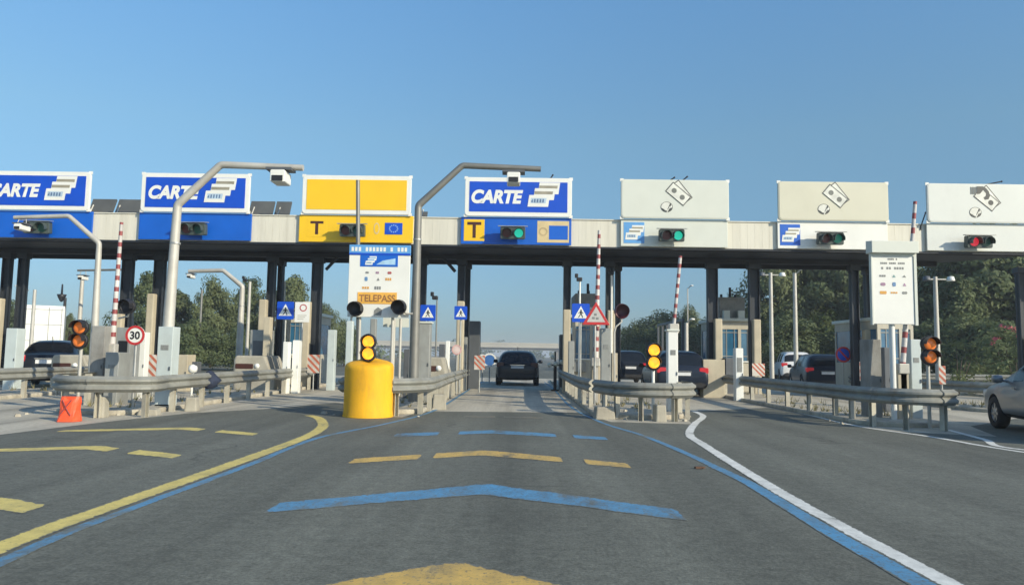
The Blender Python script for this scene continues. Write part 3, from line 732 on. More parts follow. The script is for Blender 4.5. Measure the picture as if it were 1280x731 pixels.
b = MB(); b.lathe([(0.518, 0.0), (0.525, 0.02), (0.516, 0.04)], (BX, BY, 0), 'z', 40); b.build('base_ring', barrel_m, bar)


def amber_pair(px, pyt, pyb, Y, base, label, lit, tilt=0.0, post_r=0.035, postmat=None):
    a, c = at(px, pyt, Y), at(px, pyb, Y)
    r = thing('warning_light', label, 'warning light', (a.x, Y, base), group='paired amber warning lights')
    b = MB(); b.tube([(a.x, Y + 0.06, base), (a.x, Y + 0.06, c.z - 0.1)], post_r, 10); b.build('post', postmat or white_m, r)
    for q in (a, c):
        hb = MB(); hb.lathe([(0.0, 0.10), (0.10, 0.09), (0.165, 0.03), (0.17, -0.04), (0.155, -0.05), (0.0, -0.05)], (a.x, Y, q.z), 'y', 20)
        h = hb.build('housing', black_m, r)
        le = MB(); le.lathe([(0.0, -0.085), (0.07, -0.08), (0.115, -0.062), (0.122, -0.05)], (a.x, Y, q.z), 'y', 18); le.build('lens', ambon_m if lit else ambdim_m, h)
        vi = MB(); vs = []; fs = []
        for k in range(13):
            t = R(180*k/12)
            for rr, d in ((0.15, -0.05), (0.14, -0.19), (0.15, -0.19), (0.16, -0.05)): vs.append((a.x + rr*math.cos(t), Y + d, q.z + rr*math.sin(t)))
        for k in range(12):
            for j in range(4): fs.append((4*k + j, 4*k + (j + 1) % 4, 4*k + 4 + (j + 1) % 4, 4*k + 4 + j))
        vi.add(vs, fs); vi.build('visor', black_m, h)
    bb = MB(); bb.box(a.x - 0.02, a.x + 0.02, Y + 0.05, Y + 0.09, c.z, a.z); bb.build('bracket', black_m, r)
amber_pair(461, 427, 442, BY - 0.05, 1.15, 'lit amber light pair standing on the yellow barrel', True)
amber_pair(817, 437.5, 453, 15.95, 0.0, 'lit amber light pair on a white post beside the white pillar', True)
amber_pair(1161, 430, 446, 14.9, 0.0, 'dull orange light pair right of the white notice board', False, postmat=polegrey_m)
amber_pair(101, 409.5, 426, 15.3, 0.0, 'dull orange light pair left of the grey cabinets', False, postmat=polegrey_m)

# ------------------------------------------------------------------ cantilever poles with camera heads
def bent_pole(pts, Y, base_z, rad, m, label, cam_px, cam_label, cam_small=False, box=None):
    W = [at(*p, Y) for p in pts]; 
    r = thing('camera_pole', label, 'camera pole', (W[0].x, Y, base_z), group='bent camera poles')
    x_mean = W[0].x
    path = [Vector((x_mean, Y, base_z)), Vector((x_mean, Y, W[0].z)), Vector((W[1].x, Y, W[1].z))]
    b = MB()
    def fillet(A, B, C, d, n=4):
        u = (A - B).normalized(); v = (C - B).normalized(); p, q = B + u*d, B + v*d
        return [p.lerp(B, k/n).lerp(B.lerp(q, k/n), k/n) for k in range(n + 1)]
    full = [path[0], path[1]] + fillet(path[1], W[1], W[2], 0.07) + fillet(W[1], W[2], W[3], 0.07) + [W[3]]
    rs = [rad*1.5, rad*1.45] + [rad*1.08]*5 + [rad*0.95]*5 + [rad*0.85]
    b.tube(full, rs, 14); b.build('pole', m, r)
    b = MB(); b.box(x_mean - 0.2, x_mean + 0.2, Y - 0.2, Y + 0.2, base_z, base_z + 0.13); b.build('base_plate', galv_m, r)
    b = MB(); b.tube([W[1] - Vector((0, 0, 0.9)) - Vector((0, 0.0, 0)), W[1] - Vector((0, 0, 0.86))], rad*1.3, 12); b.build('clamp_band', galv_m, r)
    c = at(*cam_px, Y)
    top = W[3].z
    cam = thing('traffic_camera', cam_label, 'camera', (c.x, Y, c.z), group='camera heads on bent poles')
    b = MB()
    s = 0.75 if cam_small else 1.2
    for dx in (-0.12*s, 0.12*s): b.tube([(c.x + dx, Y, top), (c.x + dx*1.5, Y - 0.04, c.z + 0.14*s)], 0.014, 6)
    b.build('hanger', galv_m, cam)
    b = MB(); b.box(c.x - 0.24*s, c.x + 0.24*s, Y - 0.20, Y + 0.16, c.z + 0.10*s, c.z + 0.145*s); b.build('mount_plate', darkbox_m, cam)
    b = MB(); b.prism_y(rrect(c.x - 0.14*s, c.x + 0.14*s, c.z - 0.14*s, c.z + 0.09*s, 0.04), Y - 0.24, Y + 0.22); b.build('housing', white_m, cam, bevel=0.015)
    b = MB(); b.prism_y(rect(c.x - 0.10*s, c.x + 0.10*s, c.z - 0.125*s, c.z - 0.02*s), Y - 0.255, Y - 0.238); b.build('lens_window', black_m, cam)
    return r
bent_pole([(211, 400), (222, 256), (276, 206), (379, 210)], 16.4, 0.0, 0.085, polegrey_m, 'pale bent pole rising from a blue grey box and crossing the CARTE sign', (351, 221), 'white camera head hanging over the yellow T lane')
bent_pole([(517, 470), (523, 257), (578, 207), (676, 211.5)], 18.6, 0.0, 0.085, darkpole_m, 'darker bent pole beside the yellow board, arm over the middle CARTE', (642, 223), 'camera head hanging in front of the middle CARTE sign')
bent_pole([(119, 400), (124, 304), (86, 270), (18, 272)], 21.5, 0.0, 0.07, polegrey_m, 'smaller pale bent pole whose arm reaches left over the blue panel', (28, 284), 'white camera head in front of the cut-off CARTE panel', True)
bent_pole([(300, 420), (303, 358), (279, 338), (236, 339)], 33, 0.0, 0.10, polegrey_m, 'far bent pole behind the canopy with arm reaching left', (239, 345), 'small far camera head in front of the trees', True)
bent_pole([(165, 420), (165, 345), (158, 337), (97, 338)], 31, 0.0, 0.05, darkpole_m, 'thin dark far pole behind the striped boom with level arm', (104, 347), 'small far camera head beside the dark spike lamp', True)

# ------------------------------------------------------------------ notice boards
# board over the yellow barrel
Y = 17.0
A, B_ = at(437.5, 306, Y), at(511, 397, Y)
nb = thing('notice_board', 'white notice board with blue header and orange strip above the yellow barrel', 'notice board', ((A.x + B_.x)/2, Y, 0.14))
x0, x1, zt, zb = A.x, B_.x, A.z, B_.z
b = MB(); b.prism_y(rect(x0, x1, zb, zt - 0.24), Y - 0.03, Y + 0.03); b.build('board', white_m, nb, bevel=0.008)
b = MB(); b.prism_y(rect(x0 - 0.005, x1 + 0.005, zt - 0.235, zt), Y - 0.04, Y + 0.03); h = b.build('header', lightblue_m, nb, bevel=0.008)
b = MB()
for k in range(16):
    xa = x0 + 0.05 + k*(x1 - x0 - 0.1)/16
    if k in (3, 10, 12): continue
    b.prism_y(rect(xa, xa + 0.055, zt - 0.15, zt - 0.055), Y - 0.043, Y - 0.038)
b.build('lettering', white_m, h)
b = MB(); b.prism_y(rect(x0 - 0.002, x1 + 0.002, zt - 0.235, zt - 0.19), Y - 0.044, Y - 0.036); b.build('stripe', blue_m, h)
zz = lambda py: at(474, py, Y).z
xx = lambda px: at(px, 350, Y).x
b = MB(); b.prism_y(rect(xx(450), xx(497), zz(333.5), zz(318.5)), Y - 0.037, Y - 0.028); q = b.build('card_plate', panelblue_m, nb)
card_icon(q, xx(457), zz(331.5), 0.135, Y - 0.038, lightblue_m)
b = MB(); b.add([(xx(470), Y - 0.039, zz(331)), (xx(494), Y - 0.039, zz(331)), (xx(494), Y - 0.039, zz(323)), (xx(478), Y - 0.039, zz(326))], [(0, 1, 2, 3)]); b.build('logo_patch', mat('pale cyan print', (0.35, 0.55, 0.72), 0.5), q, fix=False)
LOGO = {'g': greyprint_m, 'r': mat('print red', (0.42, 0.10, 0.10), 0.5), 'b': mat('print blue', (0.12, 0.25, 0.45), 0.5), 'o': mat('print orange', (0.65, 0.33, 0.06), 0.5), 't': mat('print teal', (0.18, 0.33, 0.32), 0.5), 'm': mat('print mauve', (0.36, 0.22, 0.32), 0.5)}
def logo(root, cx, cz, w, h, key, y, style):
    b = MB()
    if style == 0: b.prism_y(rrect(cx - w/2, cx + w/2, cz - h/2, cz + h/2, h*0.25, 3), y, y + 0.006)
    elif style == 1:
        for k in range(3): b.prism_y(rect(cx - w/2 + k*w/3, cx - w/2 + (k + 0.75)*w/3, cz - h/2, cz + h/2), y, y + 0.006)
    elif style == 2:
        b.disc((cx - w*0.18, cz), h*0.5, y, y + 0.006, 14); b.disc((cx + w*0.18, cz), h*0.5, y - 0.001, y + 0.005, 14)
    else:
        b.add([(cx - w/2, y, cz - h/2), (cx + w/2, y, cz - h/2), (cx, y, cz + h/2)], [(0, 1, 2)])
    b.build('card_logo', LOGO[key], root)
for px, py, w, hh, key, st in ((459, 341, .09, .05, 'g', 2), (472, 341, .08, .05, 'm', 1), (487, 341, .10, .06, 'r', 2), (458, 349, .07, .10, 'b', 0), (473, 349, .07, .07, 'g', 3), (486, 349, .15, .06, 'o', 1), (458, 360, .17, .05, 'o', 1), (473, 360, .16, .07, 'g', 1)):
    logo(nb, xx(px), zz(py), w, hh, key, Y - 0.036, st)
b = MB(); b.prism_y(rect(xx(448), xx(497), zz(380), zz(365.5)), Y - 0.038, Y - 0.028); q = b.build('orange_strip', mat('strip orange', (0.80, 0.44, 0.08), 0.45), nb)
lettering('lettering', 'TELEPASS', xx(450), xx(495), zz(377.5), zz(368.5), Y - 0.043, mat('strip brown print', (0.30, 0.14, 0.05), 0.5), q, bold=0.02)
b = MB(); b.prism_y([(xx(469), zz(394)), (xx(478), zz(394)), (xx(479), zz(387)), (xx(474), zz(384)), (xx(469), zz(388))], Y - 0.036, Y - 0.028); b.build('keypad_symbol', greyprint_m, nb)
for px in (447.5, 489):
    X = at(px, 440, Y).x
    b = MB(); b.tube([(X, Y + 0.08, 0.0), (X, Y + 0.08, zb + 0.3)], 0.035, 10); b.build('support_post', polegrey_m, nb)
X = at(452, 300, Y).x
b = MB(); b.tube([(X + 0.04, Y + 0.12, 0.0), (at(446, 224, Y).x, Y + 0.12, at(446, 224, Y).z)], [0.06, 0.045], 10)
tag(b.build('mast', darkpole_m), 'thin grey mast standing behind the notice board in front of the yellow sign', 'mast')
# white service board over the right island
Y = 15.7
A, B_ = at(1089, 318, Y), at(1143, 405.5, Y)
nb2 = thing('notice_board', 'tall white notice board with hooded cream top and rows of small card logos', 'notice board', ((A.x + B_.x)/2, Y, 0.14))
x0, x1, zt, zb = A.x, B_.x, A.z, B_.z
b = MB(); b.prism_y(rect(x0, x1, zb, zt), Y - 0.03, Y + 0.03); b.build('board', white_m, nb2, bevel=0.008)
b = MB(); b.prism_x([(Y - 0.16, zt + 0.02), (Y + 0.12, zt + 0.02), (Y + 0.12, zt + 0.30), (Y - 0.16, zt + 0.27)], x0 - 0.06, x1 + 0.06); b.build('hood', cream_m, nb2, bevel=0.01)
b = MB(); b.prism_y(rect(x0 - 0.03, x0 - 0.002, zb - 0.02, zt + 0.02), Y - 0.05, Y + 0.05); b.prism_y(rect(x1 + 0.002, x1 + 0.06, zb - 0.02, zt + 0.02), Y - 0.05, Y + 0.12); b.prism_y(rect(x0, x1, zt - 0.03, zt + 0.018), Y - 0.055, Y - 0.031); b.build('frame', cream_m, nb2)
w = x1 - x0
tx = lambda u: x0 + u*w
rows = [(0.935, 0.38, 0.62, 6), (0.875, 0.20, 0.80, 14)]
b = MB()
for v, u0, u1, n_ in rows:
    z = zb + v*(zt - zb)
    for k in range(n_):
        if k in (4, 9): continue
        ua = u0 + (u1 - u0)*k/n_; b.prism_y(rect(tx(ua), tx(ua + 0.75*(u1 - u0)/n_), z - 0.022, z + 0.018), Y - 0.034, Y - 0.029)
z = zb + 0.80*(zt - zb)
for k in range(9):
    if k in (1, 4): continue
    ua = 0.22 + 0.062*k; b.prism_y(rect(tx(ua), tx(ua + 0.045), z - 0.022, z + 0.028), Y - 0.034, Y - 0.029)
b.build('lettering', greyprint_m, nb2)
for u, v, w_, h_, key, st in ((.25, .69, .14, .04, 'g', 1), (.52, .69, .07, .06, 't', 3), (.77, .69, .08, .05, 'g', 3), (.25, .57, .10, .07, 'm', 2), (.52, .57, .07, .09, 'b', 0), (.77, .57, .07, .07, 'm', 3), (.25, .45, .14, .065, 'o', 0), (.52, .45, .15, .035, 'o', 1), (.77, .45, .13, .06, 'g', 2)):
    logo(nb2, tx(u), zb + v*(zt - zb), w_, h_, key, Y - 0.036, st)
X = at(1118.5, 450, Y).x
b = MB(); b.tube([(X, Y + 0.09, 0.0), (X, Y + 0.09, zt)], 0.058, 12); b.build('support_post', white_m, nb2)

# ------------------------------------------------------------------ cabinets, machines, pillars on the islands
def cabinet(px0, px1, pyt, Y, depth, label, m, name='service_cabinet', cat='cabinet', group=None, z0=0.0, cap=None, screen=None, plate=False, vents=False, pyb=None):
    a, c = at(px0, pyt, Y), at(px1, pyt, Y); zt = a.z
    if pyb: z0 = at(px0, pyb, Y).z
    r = thing(name, label, cat, ((a.x + c.x)/2, Y + depth/2, z0), group=group)
    b = MB(); b.box(a.x, c.x, Y, Y + depth, z0, zt); b.build('body', m, r, bevel=0.015)
    w = c.x - a.x
    if cap:
        b = MB(); b.box(a.x - 0.03, c.x + 0.03, Y - 0.03, Y + depth + 0.03, zt + 0.003, zt + 0.05); b.build('cap', cap, r, bevel=0.01)
    if screen:
        b = MB(); b.box(a.x + w*0.18, c.x - w*0.18, Y - 0.012, Y - 0.002, zt - 0.45*(zt - z0), zt - 0.18*(zt - z0)); b.build('screen', screen, r)
    if plate:
        b = MB(); b.box(a.x + w*0.25, c.x - w*0.25, Y - 0.008, Y - 0.001, zt - 0.28*(zt - z0), zt - 0.22*(zt - z0)); b.build('name_plate', greyprint_m, r)
    if vents:
        b = MB()
        for k in range(5): b.box(a.x + w*0.2, c.x - w*0.2, Y - 0.01, Y - 0.002, z0 + 0.35*(zt - z0) + k*0.05, z0 + 0.35*(zt - z0) + k*0.05 + 0.02)
        b.build('vent', darkbox_m, r)
    b = MB(); b.box(c.x - w*0.16, c.x - w*0.08, Y - 0.02, Y - 0.002, (z0 + zt)/2 - 0.04, (z0 + zt)/2 + 0.04); b.build('handle', darkbox_m, r)
    return r
cabinet(198, 217, 408, 16.2, 0.35, 'tall pale blue grey box at the foot of the bent pole', palebox_m, plate=True)
cabinet(115, 132, 407, 16.6, 0.45, 'tall grey concrete block left of the 30 sign', greyconc_m, 'concrete_block', 'concrete block')
cabinet(132, 149, 440, 16.3, 0.5, 'low grey cabinet leaning against the tall concrete block', greybox_m, plate=True)
cabinet(146, 164, 409, 18.5, 0.5, 'grey payment machine with dark screen behind the 30 sign', greybox_m, 'payment_machine', 'payment machine', screen=glass_m)
cabinet(174.5, 182.5, 415, 19.5, 0.25, 'slim white post box right of the 30 sign', white_m)
cabinet(218, 235, 443, 24.0, 0.6, 'low tan cabinet right of the pale bent pole box', jacket_m)
cabinet(524, 538, 404, 18.9, 0.4, 'tall grey green cabinet with cream cap beside the darker bent pole', greybox_m, cap=cream_m)
cabinet(433, 441, 401, 16.6, 0.16, 'slim pale upright box left of the yellow barrel', palebox_m)
cabinet(463, 470, 398, 19.8, 0.2, 'narrow grey upright behind the yellow barrel', greybox_m)
cabinet(586, 600, 401, 29.0, 0.8, 'dark narrow cabinet with two uprights left of the middle lane exit', darkbox_m)
cabinet(751.5, 763.5, 410, 21.5, 0.5, 'tall grey green cabinet behind the warning triangle', greybox_m, plate=True)
cabinet(700, 709, 418, 29.5, 0.8, 'dark cabinet on the right of the middle lane exit', darkbox_m)
cabinet(835, 847.5, 414, 17.0, 0.24, 'white barrier pillar inside the rounded guardrail nose', white_m, 'barrier_pillar', 'barrier pillar', cap=cream_m, plate=True)
cabinet(738.5, 750.5, 452, 19.6, 0.28, 'cream barrier pillar below the warning triangle', jacket_m, 'barrier_pillar', 'barrier pillar')
cabinet(1087, 1101, 424, 16.4, 0.5, 'grey concrete block left of the white notice board post', greyconc_m, 'concrete_block', 'concrete block')
cabinet(1122, 1136, 462, 15.9, 0.3, 'cream barrier pillar under the striped boom by the notice board', jacket_m, 'barrier_pillar', 'barrier pillar')
cabinet(1138, 1151, 424, 16.2, 0.25, 'slim pale metal cabinet left of the dull amber pair', palebox_m, plate=True)
cabinet(919.5, 929, 435, 23.5, 0.3, 'slim white payment post in front of the blue window booth', white_m, 'payment_machine', 'payment machine', screen=greyprint_m)
cabinet(879, 906, 449, 25.3, 0.5, 'cream concrete plinth in front of the blue window booth', jacket_m, 'concrete_block', 'concrete block')
cabinet(313, 336, 412, 25.0, 0.6, 'grey payment machine beside the distant blue pedestrian sign', greybox_m, 'payment_machine', 'payment machine', screen=darkbox_m)
cabinet(354, 361, 427, 23.5, 0.3, 'white slim machine under the distant blue pedestrian sign', white_m)
cabinet(366, 374, 425, 23.8, 0.3, 'white slim machine under the white plate with red ring', white_m)
cabinet(8, 22, 410, 22.5, 0.4, 'pale blue box at the left edge beside the dark car', palebox_m)
cabinet(557, 562, 426, 23, 0.2, 'slim white box behind the concrete wedge by the middle lane', white_m)
cabinet(410, 419, 412, 26, 0.3, 'grey upright box left of the barrel in front of trees', palebox_m)
cabinet(549, 556, 430, 24.5, 0.3, 'dark narrow box just left of the slim white box by the middle lane', darkbox_m)
cabinet(577, 584, 421, 27.6, 0.3, 'narrow grey box behind the smaller crossing sign', greybox_m)
cabinet(711, 718, 426, 25.6, 0.3, 'grey box right of the first cream casing of the middle lane', greybox_m)
cabinet(765, 772, 441, 23.4, 0.3, 'small cream box behind the curved white arm', jacket_m)
cabinet(330, 338, 396, 24.6, 0.3, 'cream upright left of the blue crossing sign in the yellow T lane', jacket_m)
cabinet(1105, 1113, 434, 19.5, 0.4, 'dark grey machine seen just left of the white notice board post', darkbox_m)
cabinet(907, 919, 447, 26.3, 0.8, 'dark grey counter box in front of the blue window booth', darkbox_m)
cabinet(240, 247, 452, 22.5, 0.3, 'small dark box right of the tan cabinet', darkbox_m)
cabinet(505, 512, 436, 20.5, 0.3, 'dark box low behind the barrel pipe posts', darkbox_m)
for px, lab in ((501, 'bare grey pipe post just right of the yellow barrel'), (493, 'thin pale pipe post at the right edge of the yellow barrel')):
    q = at(px, 398, 17.8); b = MB(); b.tube([(q.x, 17.8, 0.0), (q.x, 17.8, q.z)], 0.035, 10); tag(b.build('pipe_post', polegrey_m), lab, 'post', 'pipe posts behind the barrel')
# crossbeam panel behind the barrel posts
A, B_ = at(479, 397, 18.0), at(511, 409, 18.0)
b = MB(); b.prism_y(rect(A.x, B_.x, B_.z, A.z), 18.0, 18.04); tag(b.build('blank_plate', cream_m), 'blank cream plate fixed behind the right dark signal by the notice board', 'plate')

# concrete wedge noses with a lamp slot
def wedge(px0, px1, pyt, Y, label):
    a, c = at(px0, pyt, Y), at(px1, pyt, Y); zt = a.z; w = c.x - a.x
    r = thing('concrete_wedge', label, 'concrete barrier', ((a.x + c.x)/2, Y, 0.14), group='concrete wedge noses')
    b = MB()
    prof = [(a.x, 0.0), (c.x + 0.1, 0.0), (c.x + 0.1, 0.42), (c.x - w*0.20, zt), (a.x + w*0.06, zt), (a.x, zt - 0.15)]
    lo = [(x, Y, z) for x, z in prof]; hi = [(a.x + (x - a.x)*0.95 + 0.04, Y + 1.6, z) for x, z in prof]
    n = len(prof); b.add(lo + hi, [tuple(range(n)), tuple(range(n, 2*n))[::-1]] + [(i, i + n, (i + 1) % n + n, (i + 1) % n) for i in range(n)])
    b.build('body', concrete_m, r, bevel=0.05)
    b = MB(); b.prism_y(rrect(a.x + w*0.06, a.x + w*0.52, zt - 0.42, zt - 0.26, 0.03), Y - 0.012, Y - 0.002); b.build('slot', brown_m, r)
    b = MB(); b.lathe([(0.0, -0.05), (0.06, -0.04), (0.085, -0.002)], (a.x + w*0.62, Y, zt - 0.33), 'y', 14); b.build('lamp', white_m, r)
wedge(292, 340, 444, 23.8, 'cream concrete wedge nose below the far bent pole')
wedge(64, 113, 443, 23.2, 'cream concrete wedge nose in front of the dark car at the left')
wedge(533, 558, 446, 22, 'small cream concrete wedge nose beside the middle lane guardrail')

# ------------------------------------------------------------------ barrier booms (raised)
def boom(px0, py0, px1, py1, Y, label, r0=0.05, r1=0.03, n=14, dark=False):
    A, B_ = at(px0, py0, Y), at(px1, py1, Y)
    r = thing('barrier_boom', label, 'barrier boom', (A.x, Y, A.z), group='raised striped barrier booms')
    b = MB(); N = n*4
    for k in range(N):
        p, q = A.lerp(B_, k/N), A.lerp(B_, (k + 1)/N)
        ra, rb = r0 + (r1 - r0)*k/N, r0 + (r1 - r0)*(k + 1)/N
        b.tube([p, q], [ra, rb], 8, 1 if k % 5 < 2 else 0, cap=(k in (0, N - 1)))
    b.build('arm', [mat('boom white', (0.58, 0.56, 0.53), 0.5, dirt=0.3), boomred_m], r)
    b = MB(); b.box(A.x - 0.11, A.x + 0.11, Y - 0.09, Y + 0.09, A.z - 0.12, A.z + 0.10); b.build('hub', polegrey_m, r, bevel=0.02)
    b = MB(); b.box(A.x - 0.06, A.x + 0.06, Y - 0.05, Y + 0.05, 0.0, A.z - 0.12); b.build('stand', polegrey_m, r)
boom(140, 435, 152, 278, 16.9, 'raised striped boom between the concrete block and the 30 sign', 0.065, 0.04)
boom(744.5, 452, 749, 288, 19.45, 'tall raised striped boom passing in front of the warning triangle', 0.075, 0.04, 16)
boom(842, 410, 850.5, 320, 17.12, 'raised striped boom leaning right on the white pillar', 0.04, 0.04, 9)
boom(1128, 460, 1144, 252, 15.95, 'raised striped boom behind the tall white notice board', 0.06, 0.04, 14)

# ------------------------------------------------------------------ signs on posts
def post_for(r, X, Y, z0, z1, rad=0.03, m=None):
    b = MB(); b.tube([(X, Y, z0), (X, Y, z1)], rad, 10); return b.build('post', m or galv_m, r)
# 30 limit
Y = 15.6; c = at(169.5, 419, Y)
r = thing('speed_sign', 'round red ringed 30 speed limit sign on a grey post', 'speed sign', (c.x, Y, 0.14))
b = MB(); b.disc((c.x, c.z), 0.205, Y - 0.02, Y, 32); b.build('plate', white_m, r)
b = MB(); b.ring((c.x, c.z), 0.155, 0.205, Y - 0.026, Y - 0.019, 36); b.build('red_ring', red_m, r)
lettering('lettering', '30', c.x - 0.105, c.x + 0.105, c.z - 0.085, c.z + 0.085, Y - 0.025, black_m, r, bold=0.03)
post_for(r, c.x, Y + 0.04, 0.0, c.z + 0.15, 0.03)
# pedestrian crossing squares
def ped_sign(px, py, hw_px, Y, label, postz=True):
    c = at(px, py, Y); h = at(px + hw_px, py, Y).x - c.x
    r = thing('pedestrian_sign', label, 'crossing sign', (c.x, Y, 0.14), group='blue pedestrian crossing signs')
    b = MB(); b.prism_y(rrect(c.x - h, c.x + h, c.z - h*1.05, c.z + h*1.05, h*0.12), Y - 0.02, Y); b.build('plate', blue_m, r)
    b = MB(); b.add([(c.x - h*0.78, Y - 0.023, c.z - h*0.62), (c.x + h*0.78, Y - 0.023, c.z - h*0.62), (c.x, Y - 0.023, c.z + h*0.78)], [(0, 1, 2)]); t = b.build('white_triangle', white_m, r, fix=False)
    b = MB(); y = Y - 0.026
    b.disc((c.x + 0.02*h, c.z + 0.28*h), 0.10*h, y, y + 0.002, 10)
    for pts in ([(-.10, .18), (.12, .18), (.10, -.16), (-.08, -.16)], [(-.08, -.14), (.03, -.14), (-.22, -.54), (-.32, -.54)], [(.0, -.14), (.12, -.14), (.26, -.54), (.16, -.54)], [(-.10, .15), (-.04, .08), (-.26, -.10), (-.30, -.05)], [(.12, .14), (.06, .06), (.26, -.10), (.30, -.03)]):
        b.prism_y([(c.x + u*h, c.z + v*h) for u, v in pts], y, y + 0.002)
    b.build('walking_figure', black_m, t)
    post_for(r, c.x, Y + 0.04, 0.0, c.z + h*0.9, 0.03)
ped_sign(357, 388, 10.5, 23.5, 'blue pedestrian crossing sign beside the white plate with red ring')
ped_sign(535, 391, 9.5, 20.2, 'blue pedestrian crossing sign above the tall grey green cabinet')
ped_sign(576, 391, 8, 25.5, 'smaller blue pedestrian crossing sign on the cream column casing')
ped_sign(726, 391, 11, 23.0, 'blue pedestrian crossing sign partly behind the warning triangle')
# white plate with red ring
Y = 24.2; c = at(378, 390, Y)
r = thing('notice_plate', 'white upright plate with a faint red ring beside the blue crossing sign', 'notice plate', (c.x, Y, 0.14))
b = MB(); b.prism_y(rect(c.x - 0.24, c.x + 0.24, c.z - 0.33, c.z + 0.33), Y - 0.02, Y); b.build('plate', white_m, r)
b = MB(); b.ring((c.x + 0.03, c.z + 0.14), 0.085, 0.12, Y - 0.025, Y - 0.019); b.build('red_ring', LOGO['r'], r)
b = MB()
for k in range(3): b.prism_y(rect(c.x - 0.15, c.x + 0.15 - 0.05*k, c.z - 0.12 - 0.06*k, c.z - 0.10 - 0.06*k), Y - 0.024, Y - 0.019)
b.build('lettering', paleprint_m, r); post_for(r, c.x, Y + 0.04, 0.0, c.z + 0.2)
# warning triangle
Y = 19.2; c = at(745, 397, Y); h = at(762.5, 397, Y).x - c.x
r = thing('warning_triangle', 'red bordered warning triangle sign on the post by the striped boom', 'warning sign', (c.x, Y, 0.14))
zt, zb = at(745, 377, Y).z, at(745, 406, Y).z
def tri(s): 
    m = (zb + (zt - zb)*0.36)
    return [(c.x - h*s, m + (zb - m)*s), (c.x + h*s, m + (zb - m)*s), (c.x, m + (zt - m)*s)]
b = MB(); b.prism_y(tri(1.0), Y - 0.02, Y); b.build('border', red_m, r, bevel=0.008)
b = MB(); b.prism_y(tri(0.66), Y - 0.024, Y - 0.019); f = b.build('field', mat('triangle grey white', (0.50, 0.49, 0.46), 0.5), r)
b = MB()
m_ = zb + (zt - zb)*0.36
for dx, dz in ((-0.07, -0.04), (0.03, -0.05), (-0.02, 0.05)): b.box(c.x + dx - 0.035, c.x + dx + 0.035, Y - 0.027, Y - 0.0235, m_ + dz - 0.03, m_ + dz + 0.03)
b.build('symbol', greyprint_m, f); post_for(r, c.x - 0.02, Y + 0.045, 0.0, zt - 0.1)
# striped marker boards
def striped(px0, px1, pyt, pyb, Y, label, mirror=False):
    a, c = at(px0, pyt, Y), at(px1, pyb, Y); x0, x1, zt, zb = a.x, c.x, a.z, c.z
    r = thing('marker_board', label, 'marker board', ((x0 + x1)/2, Y, 0.14), group='red and white striped marker boards')
    b = MB(); b.prism_y(rect(x0, x1, zb, zt), Y - 0.015, Y); b.build('plate', mat('weathered marker white', (0.56, 0.53, 0.47), 0.6, dirt=0.4), r)
    b = MB(); w = x1 - x0; H = zt - zb; n = 3
    for k in range(-1, n):
        z0 = zb + H*(k + 0.15)/n*1.1; th = H/n*0.5; sl = w*1.0
        pts = [(x0, z0), (x1, z0 + sl), (x1, z0 + sl + th), (x0, z0 + th)]
        if not mirror: pts = [(x0, z0 + sl), (x1, z0), (x1, z0 + th), (x0, z0 + sl + th)]
        # clip to the plate
        out = []
        for lim, up in ((zt, True), (zb, False)):
            src = pts; out = []
            for i in range(len(src)):
                p, q = src[i], src[(i + 1) % len(src)]
                ip = p[1] <= lim if up else p[1] >= lim; iq = q[1] <= lim if up else q[1] >= lim
                if ip: out.append(p)
                if ip != iq:
                    t = (lim - p[1])/(q[1] - p[1]); out.append((p[0] + (q[0] - p[0])*t, lim))
            pts = out
            if not pts: break
        if len(pts) >= 3: b.add([(x, Y - 0.018, z) for x, z in pts], [tuple(range(len(pts)))])
    b.build('stripes', mat('faded marker red', (0.46, 0.13, 0.07), 0.6, var=0.2, scale=8), r, fix=False)
    post_for(r, (x0 + x1)/2, Y + 0.03, 0.0, zt - 0.02, 0.025)
striped(185, 199, 443, 470, 20.5, 'striped marker board behind the pale blue grey box')
striped(385, 399, 443, 466, 25.5, 'striped marker board at the end of the yellow lane guardrail')
striped(593, 606, 444, 462, 26.5, 'striped marker board beside the middle lane exit')
striped(1074, 1086, 452, 476, 17.4, 'striped marker board left of the grey concrete block', True)
striped(1173, 1182, 457, 480, 17.0, 'small striped marker board right of the dull amber pair')
striped(940, 956, 454, 470, 26.2, 'striped marker board beside the white payment post')
# round signs far through the lanes
def round_sign(px, py, rad, Y, label, face, ring_m, slash=None):
    c = at(px, py, Y)
    r = thing('round_sign', label, 'round sign', (c.x, Y, 0.0))
    b = MB(); b.disc((c.x, c.z), rad, Y - 0.02, Y, 28); b.build('plate', face, r)
    b = MB(); b.ring((c.x, c.z), rad*0.76, rad, Y - 0.026, Y - 0.019); b.build('ring', ring_m, r)
    if slash:
        b = MB(); d = rad*0.6; b.prism_y([(c.x - d - 0.03, c.z + d), (c.x - d + 0.03, c.z + d + 0.03), (c.x + d + 0.03, c.z - d), (c.x + d - 0.03, c.z - d - 0.03)], Y - 0.024, Y - 0.019); b.build('slash', slash, r)
    post_for(r, c.x, Y + 0.04, 0.0, c.z, 0.03)
round_sign(1054, 443, 0.29, 27.5, 'round blue sign with red edge beside the dark hatchback', blue_m, red_m, red_m)
round_sign(571, 437, 0.17, 25.0, 'pale pink faded round sign below the smaller crossing sign', mat('faded pink', (0.62, 0.50, 0.46), 0.5), mat('faded pink ring', (0.60, 0.36, 0.33), 0.5))
round_sign(612, 450, 0.34, 36.0, 'round blue sign beside the dark car in the middle lane', mat('road blue', (0.05, 0.16, 0.42), 0.5), white_m)
round_sign(603, 449, 0.25, 36.6, 'round red no-entry sign left of the round blue sign', red_m, white_m)
round_sign(664 + 2, 439, 0.2, 60, 'tiny pale round sign above the road beyond the dark car', white_m, red_m) if False else None

